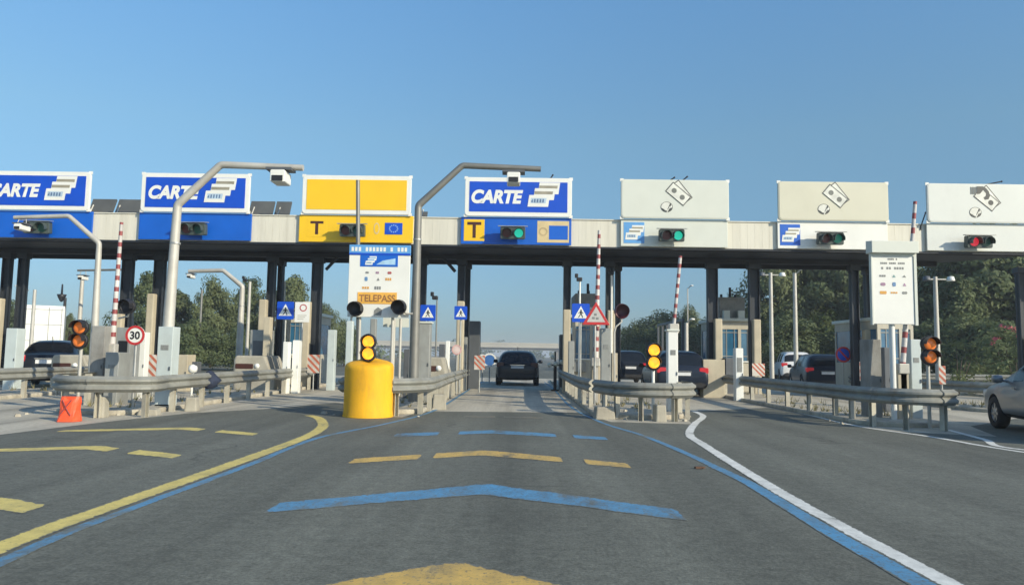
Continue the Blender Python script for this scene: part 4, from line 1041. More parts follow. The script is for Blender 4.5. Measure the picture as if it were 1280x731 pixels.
# dark round signal heads
def round_signal(px, py, rad, Y, label, m, face=-1, arm=None):
    c = at(px, py, Y)
    r = thing('round_signal', label, 'signal', (c.x, Y, c.z), group='dark round signal heads')
    b = MB(); b.lathe([(0.0, 0.22), (rad*0.5, 0.2), (rad*0.9, 0.08), (rad, -0.02), (rad*0.96, -0.06), (rad*0.86, -0.065), (rad*0.80, -0.03), (0.0, -0.03)], (c.x, Y, c.z), 'y', 24); b.build('housing', m, r)
    vi = MB(); vs = []; fs = []
    for k in range(15):
        t = R(-20 + 220*k/14)
        for rr, d in ((rad*0.9, -0.05), (rad*0.84, -0.26), (rad*0.88, -0.26), (rad*0.95, -0.05)): vs.append((c.x + rr*math.cos(t), Y + d, c.z + rr*math.sin(t)))
    for k in range(14):
        for j in range(4): fs.append((4*k + j, 4*k + (j + 1) % 4, 4*k + 4 + (j + 1) % 4, 4*k + 4 + j))
    vi.add(vs, fs); vi.build('visor', m, r)
    if arm:
        b = MB(); b.tube([(c.x, Y + 0.15, c.z)] + [at(*p, Y + 0.15) for p in arm], 0.025, 8); b.build('bracket', polegrey_m, r)
round_signal(445, 386, 0.175, 16.75, 'dark round signal at the left edge of the barrel notice board', black_m, arm=[(439, 397), (439, 402)])
round_signal(499, 384, 0.175, 16.75, 'dark round signal at the right edge of the barrel notice board', black_m, arm=[(508, 392), (516, 392)])
round_signal(160, 383, 0.20, 19.5, 'black round signal above the 30 speed sign', black_m, arm=[(160, 395), (148, 398)])
p_ = at(768, 478, 21)
round_signal(777, 389, 0.22, 21.0, 'maroon round signal on a curved white arm right of the triangle', maroon_m, arm=[(777, 402), (770, 408), (768, 415), (768, 485)])
for px, pyt, Y, lab in ((452, 398, 16.75, None),): pass
# dark small sensor on white pole
def slim_pole(px, pyt, pyb, Y, rad, label, m, head=None, headm=None, base=0.0, side=0):
    a = at(px, pyt, Y); c = at(px, pyb, Y)
    r = thing('lamp_pole', label, 'pole', (c.x, Y, base), group='slim poles about the canopy')
    b = MB(); b.tube([(c.x, Y, base), (c.x, Y, a.z)], [rad, rad*0.75], 10); b.build('pole', m, r)
    if head == 'sensor':
        b = MB(); b.box(a.x - 0.09, a.x + 0.09, Y - 0.16, Y + 0.05, a.z + 0.01, a.z + 0.13); b.box(a.x - 0.15, a.x - 0.04, Y - 0.1, Y + 0.0, a.z + 0.12, a.z + 0.26); b.build('sensor', headm or black_m, r, bevel=0.02)
    elif head == 'camera':
        b = MB(); b.tube([(a.x - 0.55, Y, a.z - 0.12), (a.x + 0.55, Y, a.z - 0.12)], 0.035, 8); br_ = b.build('crossbar', m, r)
        for s in (-1, 1):
            b = MB(); b.lathe([(0.0, 0.2), (0.13, 0.17), (0.17, 0.02), (0.17, -0.03), (0.0, -0.04)], (a.x + s*0.55, Y - 0.02, a.z - 0.16), 'z', 12); b.build('floodlight', (white_m if s > 0 else darkbox_m), br_)
    elif head == 'lamp':
        b = MB(); b.tube([(a.x, Y, a.z - 0.05), (a.x + 0.1*(side or 1), Y - 0.2, a.z + 0.1), (a.x + 0.12*(side or 1), Y - 0.6, a.z + 0.13)], 0.03, 8); br_ = b.build('arm', m, r)
        b = MB(); b.lathe([(0.0, 0.06), (0.12, 0.04), (0.15, -0.02), (0.0, -0.05)], (a.x + 0.12*(side or 1), Y - 0.75, a.z + 0.13), 'z', 12); b.build('lamp_head', white_m, br_)
    elif head == 'spike':
        b = MB(); b.lathe([(0.0, 0.95), (0.05, 0.9), (0.07, 0.25), (0.30, 0.22), (0.22, 0.0), (0.09, -0.25), (0.0, -0.3)], (a.x, Y, a.z), 'z', 12); b.build('lantern', headm or black_m, r)
    return r
slim_pole(724, 352, 468, 24.5, 0.04, 'slim white pole with black sensor behind the blue crossing sign', white_m, 'sensor', base=0.0)
slim_pole(965, 341, 470, 40, 0.13, 'pale lamp pole with two floodlights, left of the white car', polegrey_m, 'camera')
slim_pole(995.5, 341, 475, 40, 0.13, 'pale lamp pole in front of the white car', polegrey_m, 'lamp')
slim_pole(1173, 346, 470, 34, 0.12, 'pale floodlight pole in front of the dark trees at right', polegrey_m, 'camera')
slim_pole(95, 346, 470, 33, 0.11, 'pale pole behind the dull orange pair at left', polegrey_m, None)
slim_pole(36, 362, 470, 40, 0.11, 'pale pole left of the white lorry', polegrey_m, 'lamp', side=-1)
slim_pole(77, 372, 440, 50, 0.12, 'dark lantern pole with pointed top right of the white lorry', black_m, 'spike')
slim_pole(248, 362, 450, 50, 0.09, 'dark thin pole standing before the left trees', darkpole_m, None)
slim_pole(860, 360, 470, 60, 0.06, 'distant thin street lamp right of the leaning boom', polegrey_m, 'lamp')
slim_pole(858, 403, 470, 38, 0.11, 'short pale lamp post behind the white barrier pillar', polegrey_m, 'lamp')
slim_pole(590.5, 410, 470, 30, 0.05, 'thin pale pole beside the dark narrow cabinet', polegrey_m, None)
slim_pole(544, 375, 470, 24, 0.03, 'thin dark green pole right of the large crossing sign', darkpole_m, 'sensor', base=0.0)
slim_pole(351, 352, 470, 29.3, 0.06, 'light grey pipe between the dark columns by the crossing sign', polegrey_m, None)
slim_pole(764, 322 + 22, 470, 26.6, 0.05, 'white pipe with dark bands on the column right of the tall boom', white_m, 'sensor', base=0.0)
slim_pole(307, 352, 470, 34.5, 0.09, 'slim pale pole with black sensor just right of the far bent pole', polegrey_m, 'sensor')
# bollard by the middle lane
c = at(691.5, 480, 28.5)
r = thing('bollard', 'dark bollard with round pale lights on the right of the middle lane', 'bollard', (1.42, 28.6, 0.0))
b = MB(); b.tube([(1.42, 28.6, 0.0), (1.42, 28.6, 1.0)], 0.06, 10); b.lathe([(0.0, 0.06), (0.16, 0.05), (0.16, 0.0), (0.0, 0.0)], (1.42, 28.6, 0), 'z', 14); b.build('post', black_m, r)
for dx, z in ((-0.22, 0.98), (0.02, 1.03), (0.24, 1.1), (-0.1, 1.28)):
    b = MB(); b.lathe([(0.0, -0.11), (0.07, -0.09), (0.09, 0.0), (0.0, 0.06)], (1.42 + dx, 28.5, z), 'y', 12); b.build('round_light', cream_m, r)
b = MB(); b.box(1.18, 1.70, 28.56, 28.62, 0.95, 1.0); b.box(1.39, 1.45, 28.58, 28.62, 1.0, 1.5); b.build('bracket', black_m, r)
# orange sack, navy sack
q = on_ground(87, 526.5)
r = thing('plastic_sack', 'crumpled orange plastic sack with notched top under the guardrail', 'sack', (q.x, q.y, 0))
b = MB(); n = 20; rings = [(0.19, 0.20, 0.0), (0.175, 0.16, 0.06), (0.165, 0.13, 0.2), (0.17, 0.11, 0.34), (0.175, 0.06, 0.44)]
vs = []; fs = []
for k, (rx, ry, z) in enumerate(rings):
    for j in range(n):
        t = 2*math.pi*j/n; w = 1 + 0.10*noise.noise(Vector((math.cos(t)*2, math.sin(t)*2, z*7)))
        x = rx*math.copysign(abs(math.cos(t))**0.6, math.cos(t))*w
        dz = -0.07*max(0, 1 - abs(x)/0.07) if k == 4 else 0.0
        vs.append((q.x + x, q.y + ry*math.sin(t)*w, z + 0.008 + dz))
for i in range(len(rings) - 1):
    for k in range(n): fs.append((i*n + k, i*n + (k + 1) % n, (i + 1)*n + (k + 1) % n, (i + 1)*n + k))
fs.append(tuple(range((len(rings) - 1)*n, len(rings)*n))); b.add(vs, fs, 0, False); b.build('bag', orange_m, r)
b = MB()
for s in (-1, 1): b.tube([(q.x + s*0.10, q.y - 0.155, 0.12), (q.x, q.y - 0.150, 0.26), (q.x - s*0.08, q.y - 0.12, 0.39)], 0.009, 6)
b.build('tie', boomred_m, r)
b = MB(); q = at(262, 472, 17.6); n = 16; vs = []; fs = []
for k, (rr, z) in enumerate([(0.02, 0.17), (0.08, 0.15), (0.14, 0.06), (0.19, -0.06), (0.17, -0.2), (0.06, -0.26)]):
    for j in range(n):
        t = 2*math.pi*j/n; w = 1 + 0.7*noise.noise(Vector((math.cos(t)*1.9, math.sin(t)*1.9, z*9 + 3)))
        vs.append((q.x + rr*w*math.cos(t), 17.6 + rr*w*0.7*math.sin(t) , q.z + z))
for i in range(5):
    for k in range(n): fs.append((i*n + k, i*n + (k + 1) % n, (i + 1)*n + (k + 1) % n, (i + 1)*n + k))
b.add(vs, fs, 0, True); tag(b.build('cloth_sack', sack_m), 'dark navy sack slumped on the guardrail of the yellow T lane', 'sack')
q = at(241, 461, 20); b = MB(); b.lathe([(0.0, 0.12), (0.08, 0.10), (0.13, 0.0), (0.10, -0.08), (0.0, -0.1)], q, 'x', 14); b.tube([(q.x, q.y, 0.0), (q.x, q.y, q.z)], 0.03, 8)
tag(b.build('flood_lamp', white_m), 'small white lamp standing near the tan cabinet behind the guardrail', 'lamp')

for px, py, w_, h_, lab in ((121, 522, 0.10, 0.40, 'tallest pale concrete footing under the left guardrail nose'), (236, 514, 0.13, 0.3, 'narrow pale concrete footing right of the bent pole box'), (182, 519, 0.2, 0.12, 'low rubble block under the left guardrail nose'), (826, 527, 0.12, 0.34, 'pale footing under the rounded guardrail nose'), (756, 524, 0.22, 0.26, 'cream footing block at the foot of the warning triangle'), (548, 512, 0.17, 0.36, 'cream footing behind the guardrail right of the barrel')):
    q = on_ground(px, py); b = MB(); b.box(q.x - w_, q.x + w_, q.y, q.y + 0.3, -0.02, h_, 0, 0.15, 0.86)
    o = tag(b.build('concrete_footing', concrete_m, bevel=0.03), lab, 'footing', 'concrete footings under the guardrails')
rnd = random.Random(77)
b = MB()
for k in range(150):
    x0, x1, y0 = rnd.choice(list(ISL.values())); x, y = rnd.uniform(x0 - 0.5, x1 + 0.3), y0 + rnd.uniform(-0.6, 3.0); q = rnd.uniform(0.015, 0.06)
    z = 0.1 if (x0 < x < x1 and y > y0 + 0.8) else 0.0
    b.box(x - q, x + q, y - q*0.8, y + q*0.8, z, z + q*0.9, 0, rnd.uniform(0, 3), rnd.uniform(.4, .8))
o = struct(b.build('rubble', kerb_m), 'stuff'); tag(o, 'crumbs of rubble scattered round the island noses', 'rubble')

# ------------------------------------------------------------------ toll booths
def booth(X0, X1, Y0, Y1, zroof, label, top=True):
    r = thing('toll_booth', label, 'toll booth', ((X0 + X1)/2, Y0, 0.14), group='toll booths on the islands')
    b = MB(); t = 0.08
    zs, zw = 1.25, 2.45
    b.box(X0, X1, Y0, Y1, 0.0, zs); b.box(X0, X1, Y0, Y1, zw, zroof)
    for x in (X0, (X0 + X1)/2 - 0.05 + 0.18, X1 - 0.1): b.box(x, x + 0.1, Y0, Y0 + 0.1, zs, zw)
    for x in (X0, X1 - 0.1): b.box(x, x + 0.1, Y1 - 0.1, Y1, zs, zw)
    b.build('wall', mat('booth cream', (0.50, 0.47, 0.38), 0.7, var=0.06, dirt=0.25), r)
    b = MB(); b.box(X0 - 0.08, X1 + 0.08, Y0 - 0.12, Y1 + 0.1, zroof, zroof + 0.12); b.build('roof', cream_m, r, bevel=0.02)
    b = MB(); b.box(X0 + 0.1, X1 - 0.1, Y0 + 0.04, Y0 + 0.06, zs + 0.002, zw - 0.002); b.build('window', boothglass_m, r)
    b = MB()
    for x in (X0 + 0.03, X1 - 0.05): b.box(x, x + 0.02, Y0 + 0.1, Y1 - 0.1, zs + 0.002, zw - 0.002)
    b.build('side_window', boothglass_m, r)
    b = MB(); b.box(X0 + 0.05, X1 - 0.05, Y0 - 0.05, Y0 - 0.002, zs - 0.05, zs); b.build('sill', white_m, r)
    b = MB(); xm = (X0 + X1)/2
    for x in (X0 + 0.11, X0 + 0.30, xm - 0.02, xm + 0.23, X1 - 0.13): b.box(x, x + 0.025, Y0 + 0.02, Y0 + 0.038, zs + 0.003, zw - 0.003)
    b.box(X0 + 0.1, X1 - 0.1, Y0 + 0.012, Y0 + 0.019, zs + 0.16, zs + 0.19); b.box(X0 + 0.1, X1 - 0.1, Y0 + 0.012, Y0 + 0.019, zw - 0.14, zw - 0.11)
    b.build('window_frame', greybox_m, r)
    b = MB(); b.box(X0 - 0.02, X0 - 0.002, Y0 + 1.1, Y0 + 1.9, 0.15, 2.2); b.build('door', greybox_m, r)
    b = MB(); b.box(X0 + 0.06, X0 + 0.5, Y0 - 0.16, Y0 - 0.004, 0.75, 1.12); b.build('cash_drawer', greybox_m, r, bevel=0.02)
    if top:
        b = MB(); b.box(X0 + 0.12, X1 - 0.12, Y0 + 0.3, Y1 - 0.4, zroof + 0.122, zroof + 0.95); u = b.build('roof_unit', greyconc_m, r, bevel=0.02)
        for x in (X0 + 0.22, X1 - 0.45):
            b = MB(); b.box(x, x + 0.24, Y0 + 0.05, Y0 + 0.28, zroof + 0.122, zroof + 0.42); b.build('floodlight', cream_m, u)
        b = MB()
        for k, x in enumerate((X0 + 0.28, X0 + 0.62, X1 - 0.4)): b.tube([(x, Y0 + 0.6, zroof + 0.95), (x, Y0 + 0.6, zroof + (1.35 if k == 1 else 1.08))], 0.05, 8)
        b.build('chimney', black_m, u)
booth(7.62, 8.85, 28.3, 31.0, 2.75, 'cream booth with blue windows and grey roof unit, seen between columns')
booth(2.0, 3.05, 27.6, 30.5, 2.75, 'booth behind the warning triangle with grey roof unit')
booth(12.55, 13.8, 26.0, 29.5, 2.75, 'cream booth behind the white notice board post', False)
booth(-8.9, -7.9, 28.3, 31.0, 2.75, 'booth behind the column by the white plate with red ring', False)
# dark uprights along the lane beyond booth e
b = MB()
for k in range(6): b.box(6.95 - 0.02, 7.02, 31.5 + k*1.1, 31.6 + k*1.1, 0.14, 2.9)
b.box(6.93, 7.03, 31.4, 37.2, 2.9, 3.0)
tag(b.build('screen_fence', darkbox_m), 'dark slatted screen left of the blue window booth', 'screen')

# ------------------------------------------------------------------ vehicles
def ring_pts(st):
    y, zb, zbelt, zt, w, tw = st
    return [(0, y, zb), (0.80*w, y, zb), (0.95*w, y, zb + 0.10), (w, y, zb + 0.32*(zbelt - zb) + 0.05), (0.985*w, y, zb + 0.72*(zbelt - zb)), (0.94*w, y, zbelt), (tw*w, y, zt - 0.035), (tw*w*0.55, y, zt), (0, y, zt + 0.012)]
def make_car(name, label, loc, rz, paint, kind='hatch', group=None, tail=None):
    K = {
     'hatch': dict(L=4.15, W=0.90, st=[(-2.07, .42, .62, .66, .80, .86), (-2.05, .30, .80, .86, .88, .88), (-1.98, .24, .93, .97, .93, .86), (-1.62, .22, .97, 1.36, .98, .72), (-1.50, .22, .97, 1.41, .99, .73), (-1.05, .22, .96, 1.45, 1, .74), (-.95, .22, .955, 1.455, 1, .74), (-.1, .22, .93, 1.465, 1, .75), (.02, .22, .925, 1.46, 1, .75), (.45, .22, .915, 1.42, 1, .74), (1.15, .22, .93, 1.0, 1, .80), (1.25, .22, .92, .97, .99, .84), (1.75, .22, .82, .87, .95, .84), (2.0, .26, .66, .70, .86, .82), (2.08, .36, .52, .55, .72, .8)],
                   rear=(2, 3), front=(9, 10), side=[(4, 5), (6, 7), (8, 9)], wy=(-1.28, 1.27), wr=.32),
     'suv': dict(L=4.4, W=0.93, st=[(-2.18, .46, .70, .74, .82, .88), (-2.16, .32, .88, .94, .90, .90), (-2.10, .26, 1.02, 1.07, .95, .88), (-1.88, .26, 1.05, 1.56, .98, .76), (-1.76, .26, 1.05, 1.62, .99, .77), (-1.10, .26, 1.04, 1.66, 1, .77), (-1.0, .26, 1.04, 1.665, 1, .77), (-.1, .26, 1.02, 1.67, 1, .78), (.02, .26, 1.015, 1.665, 1, .78), (.50, .26, 1.0, 1.60, 1, .77), (1.15, .26, 1.03, 1.10, 1, .82), (1.25, .26, 1.02, 1.07, .99, .86), (1.85, .26, .95, 1.0, .96, .86), (2.10, .30, .78, .82, .88, .84), (2.19, .42, .60, .63, .74, .82)],
                   rear=(2, 3), front=(9, 10), side=[(4, 5), (6, 7), (8, 9)], wy=(-1.32, 1.33), wr=.35),
     'sedan': dict(L=4.6, W=0.91, st=[(-2.29, .44, .62, .66, .80, .88), (-2.27, .32, .84, .90, .88, .90), (-2.18, .24, .96, 1.01, .94, .90), (-1.70, .22, .97, 1.04, .98, .84), (-1.62, .22, .97, 1.06, .98, .82), (-.98, .22, .96, 1.39, .99, .72), (-.88, .22, .96, 1.41, 1, .72), (-.1, .22, .94, 1.45, 1, .74), (.02, .22, .935, 1.45, 1, .74), (.50, .22, .92, 1.41, 1, .73), (1.22, .22, .93, 1.0, 1, .80), (1.32, .22, .92, .97, .99, .84), (1.90, .22, .84, .885, .96, .85), (2.20, .26, .68, .72, .87, .83), (2.29, .36, .52, .55, .72, .8)],
                   rear=(4, 5), front=(9, 10), side=[(5, 6), (6, 7), (8, 9)], wy=(-1.38, 1.36), wr=.32)}[kind]
    W = K['W']; st = [(s[0], s[1], s[2], s[3], s[4]*W, s[5]) for s in K['st']]
    rings = [ring_pts(s) for s in st]; nR = len(rings); nP = 9
    vs = []; 
    for rg in rings:
        full = rg + [(-x, y, z) for x, y, z in rg[1:-1][::-1]]
        vs += full
    n = 2*nP - 2
    fs = []; mi = []
    for i in range(nR - 1):
        for j in range(n):
            jj = (j + 1) % n
            fs.append((i*n + j, i*n + jj, (i + 1)*n + jj, (i + 1)*n + j))
            jm = j if j < nP - 1 else n - 1 - j       # mirrored strip index
            g = 0
            if jm == 5 and any(a <= i < c for a, c in K['side']): g = 1
            if jm in (6, 7) and K['rear'][0] <= i < K['rear'][1]: g = 1
            if jm in (6, 7) and K['front'][0] <= i < K['front'][1]: g = 1
            if jm in (0, 1): g = 2
            mi.append(g)
    fs.append(tuple(range(n))[::-1]); mi.append(0); fs.append(tuple(range((nR - 1)*n, nR*n))); mi.append(0)
    me = bpy.data.meshes.new('car_shell'); me.from_pydata(vs, [], fs); me.polygons.foreach_set('material_index', mi)
    for m in (paint, glass_m, plastic_m): me.materials.append(m)
    bm = bmesh.new(); bm.from_mesh(me); bmesh.ops.recalc_face_normals(bm, faces=bm.faces); bm.to_mesh(me); bm.free()
    tmp = bpy.data.objects.new('car_shell', me); COL.objects.link(tmp)
    s = tmp.modifiers.new('s', 'SUBSURF'); s.levels = 2; s.render_levels = 2
    cut = bpy.data.meshes.new('arch'); cb = MB()
    for wy in K['wy']:
        for sx in (-1, 1): cb.lathe([(0, -0.26), (K['wr'] + 0.055, -0.26), (K['wr'] + 0.055, 0.3), (0, 0.3)], (sx*W*0.97, wy, K['wr']), 'x', 24, 2)
    cut_o = cb.build('arch', [paint, glass_m, plastic_m])
    bo = tmp.modifiers.new('b', 'BOOLEAN'); bo.object = cut_o; bo.operation = 'DIFFERENCE'; bo.solver = 'EXACT'
    bpy.context.view_layer.update()
    ev = bpy.data.meshes.new_from_object(tmp.evaluated_get(bpy.context.evaluated_depsgraph_get()))
    if len(ev.polygons) < 200:
        tmp.modifiers.remove(bo); bpy.context.view_layer.update(); ev = bpy.data.meshes.new_from_object(tmp.evaluated_get(bpy.context.evaluated_depsgraph_get()))
    bpy.data.objects.remove(tmp); bpy.data.objects.remove(cut_o)
    root = thing(name, label, 'car', loc, rz, group)
    parts = {0: 'body', 1: 'window', 2: 'underbody'}
    for idx, nm in parts.items():
        bm = bmesh.new(); bm.from_mesh(ev)
        bmesh.ops.delete(bm, geom=[f for f in bm.faces if f.material_index != idx], context='FACES')
        if idx == 1:
            for v in bm.verts: v.co += v.normal*0.004 if v.normal.length else Vector()
        m2 = bpy.data.meshes.new(nm); bm.to_mesh(m2); bm.free()
        for p in m2.polygons: p.material_index = 0; p.use_smooth = True
        m2.materials.clear(); m2.materials.append([paint, glass_m, plastic_m][idx])
        o = bpy.data.objects.new(nm, m2); COL.objects.link(o); o.parent = root
    wr = K['wr']
    for wy in K['wy']:
        for sx in (-1, 1):
            c = (sx*(W - 0.115), wy, wr); 
            b = MB(); b.lathe([(wr*0.62, -0.10), (wr*0.92, -0.105), (wr, -0.07), (wr, 0.07), (wr*0.92, 0.105), (wr*0.62, 0.10), (wr*0.60, 0.0), (wr*0.62, -0.10)], c, 'x', 28)
            t = b.build('wheel', tyre_m, root, local=True)
            b = MB(); o_ = sx*0.085
            b.lathe([(wr*0.64, o_), (wr*0.60, o_ - sx*0.02), (wr*0.58, o_ - sx*0.09)], c, 'x', 24)
            for k in range(7):
                a = 2*math.pi*k/7; ca, sa = math.cos(a), math.sin(a)
                pts = [(-0.028, 0.03), (0.028, 0.03), (0.022, wr*0.62), (-0.022, wr*0.62)]
                q = [(c[1] + u*ca - v*sa, c[2] + u*sa + v*ca) for u, v in pts]
                b.prism_x(q, c[0] + o_ - sx*0.03, c[0] + o_ - sx*0.008)
            b.lathe([(0, o_ - sx*0.004), (0.06, o_ - sx*0.008), (0.07, o_ - sx*0.035)], c, 'x', 12)
            b.build('rim', rim_m, t, local=True)
    Lh = st[0][0]; zb = st[2][2]
    # rear: lamps, plate, bumper insert, handle strip
    for sx in (-1, 1):
        b = MB(); x0, x1 = sorted((sx*W*0.93, sx*W*0.60))
        yb = Lh + (0.03 if kind != 'sedan' else 0.02)
        b.prism_y(rrect(x0, x1, zb - 0.17, zb + 0.03, 0.04, 3), yb, yb + 0.30); b.build('tail_lamp', tail or taill_m, root, local=True, bevel=0.015)
    zp = zb - (0.16 if kind != 'suv' else 0.20)
    b = MB(); b.prism_y(rect(-0.26, 0.26, zp - 0.055, zp + 0.055), Lh - 0.012, Lh + 0.08); b.build('number_plate', plate_m, root, local=True)
    b = MB(); b.prism_y(rrect(-0.70, 0.70, st[2][1] + 0.10, st[2][1] + 0.24, 0.05, 3), Lh - 0.008, Lh + 0.2); b.build('bumper_trim', plastic_m, root, local=True)
    b = MB(); b.prism_y(rrect(-0.30, 0.30, zp + 0.075, zp + 0.10, 0.01, 2), Lh + 0.005, Lh + 0.06); b.build('trim_strip', chrome_m, root, local=True)
    # front lamps, grille
    Lf = st[-1][0]
    for sx in (-1, 1):
        x0, x1 = sorted((sx*W*0.86, sx*W*0.52))
        b = MB(); b.prism_y(rrect(x0, x1, 0.60, 0.76, 0.05, 3), Lf - 0.32, Lf - 0.05); b.build('headlamp', headl_m, root, local=True, bevel=0.03)
    b = MB(); b.prism_y(rrect(-0.5, 0.5, 0.36, 0.52, 0.05, 3), Lf - 0.1, Lf + 0.015); b.build('grille', plastic_m, root, local=True)
    # door mirrors
    for sx in (-1, 1):
        b = MB(); ym = st[9][0] + 0.32; zm = st[9][2] + 0.08
        b.lathe([(0.0, -0.10), (0.07, -0.08), (0.085, 0.0), (0.07, 0.08), (0.0, 0.10)], (sx*(W + 0.09), ym, zm), 'x', 12); b.tube([(sx*W*0.9, ym, zm - 0.04), (sx*(W + 0.03), ym, zm - 0.02)], 0.025, 6)
        b.build('door_mirror', paint if kind != 'suv' else plastic_m, root, local=True)
    b = MB()
    for sx in (-1, 1):
        for yy in (-0.62, 0.32): b.box(sx*(W + 0.003) - 0.012, sx*(W + 0.003) + 0.012, yy - 0.08, yy + 0.08, st[7][2] - 0.12, st[7][2] - 0.09)
    b.build('door_handle', paint, root, local=True)
    b = MB(); b.tube([(0, st[5][0], st[5][3] - 0.01), (0, st[5][0] - 0.12, st[5][3] + 0.16)], 0.012, 6); b.build('aerial', plastic_m, root, local=True)
    return root
make_car('car', 'dark navy hatchback driving away in the middle lane', (-0.02, 34.6, 0.004), R(-0.5), navyp_m, 'hatch', None, mat('unlit tail lamp', (0.06, 0.008, 0.010), 0.3)).scale = (1.08, 1.0, 1.06)
make_car('car', 'silver grey car entering at the right edge of the photo', (10.25, 13.75, 0.0), R(-13), silverp_m, 'sedan')
make_car('car', 'near black sedan waiting left of the cream concrete wedge', (-16.2, 25.9, 0.004), R(24), navyp_m, 'sedan').scale = (1.0, 1.0, 1.1)
make_car('car', 'dark blue hatchback with glowing tail lamp just right of the white pillar', (5.66, 27.4, 0.004), R(-2), bluep_m, 'suv').scale = (1, 1, 0.95)
make_car('car', 'dark tall car seen behind the lit amber pair', (5.5, 38.5, 0.004), R(0), navyp_m, 'suv')
make_car('car', 'dark hatchback with white plate between two pale lamp poles and columns', (13.45, 33.6, 0.004), R(-10), bluep_m, 'suv').scale = (1, 1, 0.96)
make_car('car', 'white tall car ahead of the dark hatchback behind the lamp poles', (16.75, 45.5, 0.0), R(-12), whitep_m, 'suv').scale = (1.05, 1, 1.1)
# white lorry seen from behind
lx = at(49, 430, 46).x
r = thing('box_lorry', 'white box lorry with panelled back, far left behind the canopy', 'lorry', (lx, 46, 0), R(31))
b = MB(); b.box(-1.25, 1.25, 0, 8.0, 1.0, 4.0); bx = b.build('cargo_box', white_m, r, local=True, bevel=0.02)
b = MB()
for x in (-1.1, -0.42, 0.42, 1.1): b.box(x - 0.012, x + 0.012, -0.03, -0.002, 1.05, 3.9)
for z in (1.8, 2.8, 3.75): b.box(-1.22, 1.22, -0.02, -0.003, z - 0.012, z + 0.012)
b.build('door_bar', greyprint_m, bx, local=True)
b = MB(); b.box(-0.9, 0.9, 0.1, 9.4, 0.6, 0.99); b.build('chassis', black_m, r, local=True)
b = MB(); b.box(-1.2, 1.2, 8.1, 10.0, 0.5, 2.9); b.build('cab', white_m, r, local=True, bevel=0.1)
b = MB(); b.box(-1.1, 1.1, -0.06, -0.02, 0.55, 0.75); b.build('bumper', darkbox_m, r, local=True)
for x in (-1.0, 1.0):
    for y in (1.4, 2.6, 8.8):
        b = MB(); b.lathe([(0.2, -0.14), (0.48, -0.14), (0.5, 0), (0.48, 0.14), (0.2, 0.14)], (x, y, 0.5), 'x', 20); b.lathe([(0.0, 0.05), (0.3, 0.1), (0.3, -0.1), (0, -0.05)], (x, y, 0.5), 'x', 16); b.build('wheel', tyre_m, r, local=True)
for x in (-1.0, 1.0):
    b = MB(); b.box(x - 0.15, x + 0.15, -0.05, -0.01, 0.8, 0.95); b.build('tail_lamp', taill_m, r, local=True)

# ------------------------------------------------------------------ overpass far beyond
ov = thing('overpass', 'pale concrete road bridge crossing far beyond the toll lanes', 'bridge', (0, 420, 0))
za, zb_ = at(650, 430.5, 420).z, at(650, 437.5, 420).z
b = MB(); b.box(-130, 110, 415, 425, zb_ + 1.3, za); b.build('deck', deck_m, ov)
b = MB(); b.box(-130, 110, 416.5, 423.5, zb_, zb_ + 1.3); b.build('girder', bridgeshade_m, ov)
b = MB(); b.box(-130, 110, 414.9, 415.1, za, za + 0.9); b.build('parapet', deck_m, ov)
for x in (-90, -52, -24, 22, 60, 95):
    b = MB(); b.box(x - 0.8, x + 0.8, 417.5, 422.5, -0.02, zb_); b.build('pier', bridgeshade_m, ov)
struct(MB().prism_y([(-330, -0.5), (-130, -0.5), (-130, za - 0.2), (-170, za - 0.6), (-330, 0.3)], 412, 428).build('embankment_terrain', earth_m))
struct(MB().prism_y([(110, -0.5), (330, -0.5), (330, 0.3), (150, za - 0.6), (110, za - 0.2)], 412, 428).build('embankment_terrain', earth_m))

# ------------------------------------------------------------------ trees and shrubs
def leaf_cloud(centres, rad, per, size, seed, flat=0.8):
    rnd = random.Random(seed); b = MB()
    ox = sum(c[0] for c in centres)/len(centres); oy = sum(c[1] for c in centres)/len(centres)
    for (cx, cy, cz, k) in centres:
        for _ in range(int(per*k)):
            d = Vector((rnd.gauss(0, 1), rnd.gauss(0, 1), rnd.gauss(0, 1))); d.normalize()
            rr = rad*k*rnd.random()**0.4
            p = Vector((cx, cy, cz)) + Vector((d.x*rr, d.y*rr, d.z*rr*flat))
            nn = (d*0.9 + Vector((cx - ox, cy - oy, 0)).normalized()*0.7 + Vector((rnd.gauss(0, .55), rnd.gauss(0, .55), 0.45 + rnd.gauss(0, .55)))).normalized()
            u = nn.cross(Vector((rnd.gauss(0, 1), rnd.gauss(0, 1), rnd.gauss(0, 1)))).normalized(); w = nn.cross(u)
            s = size*(0.55 + 0.9*rnd.random())
            b.add([p - u*s, p - w*s*0.45, p + u*s, p + w*s*0.45], [(0, 1, 2, 3)])
    return b
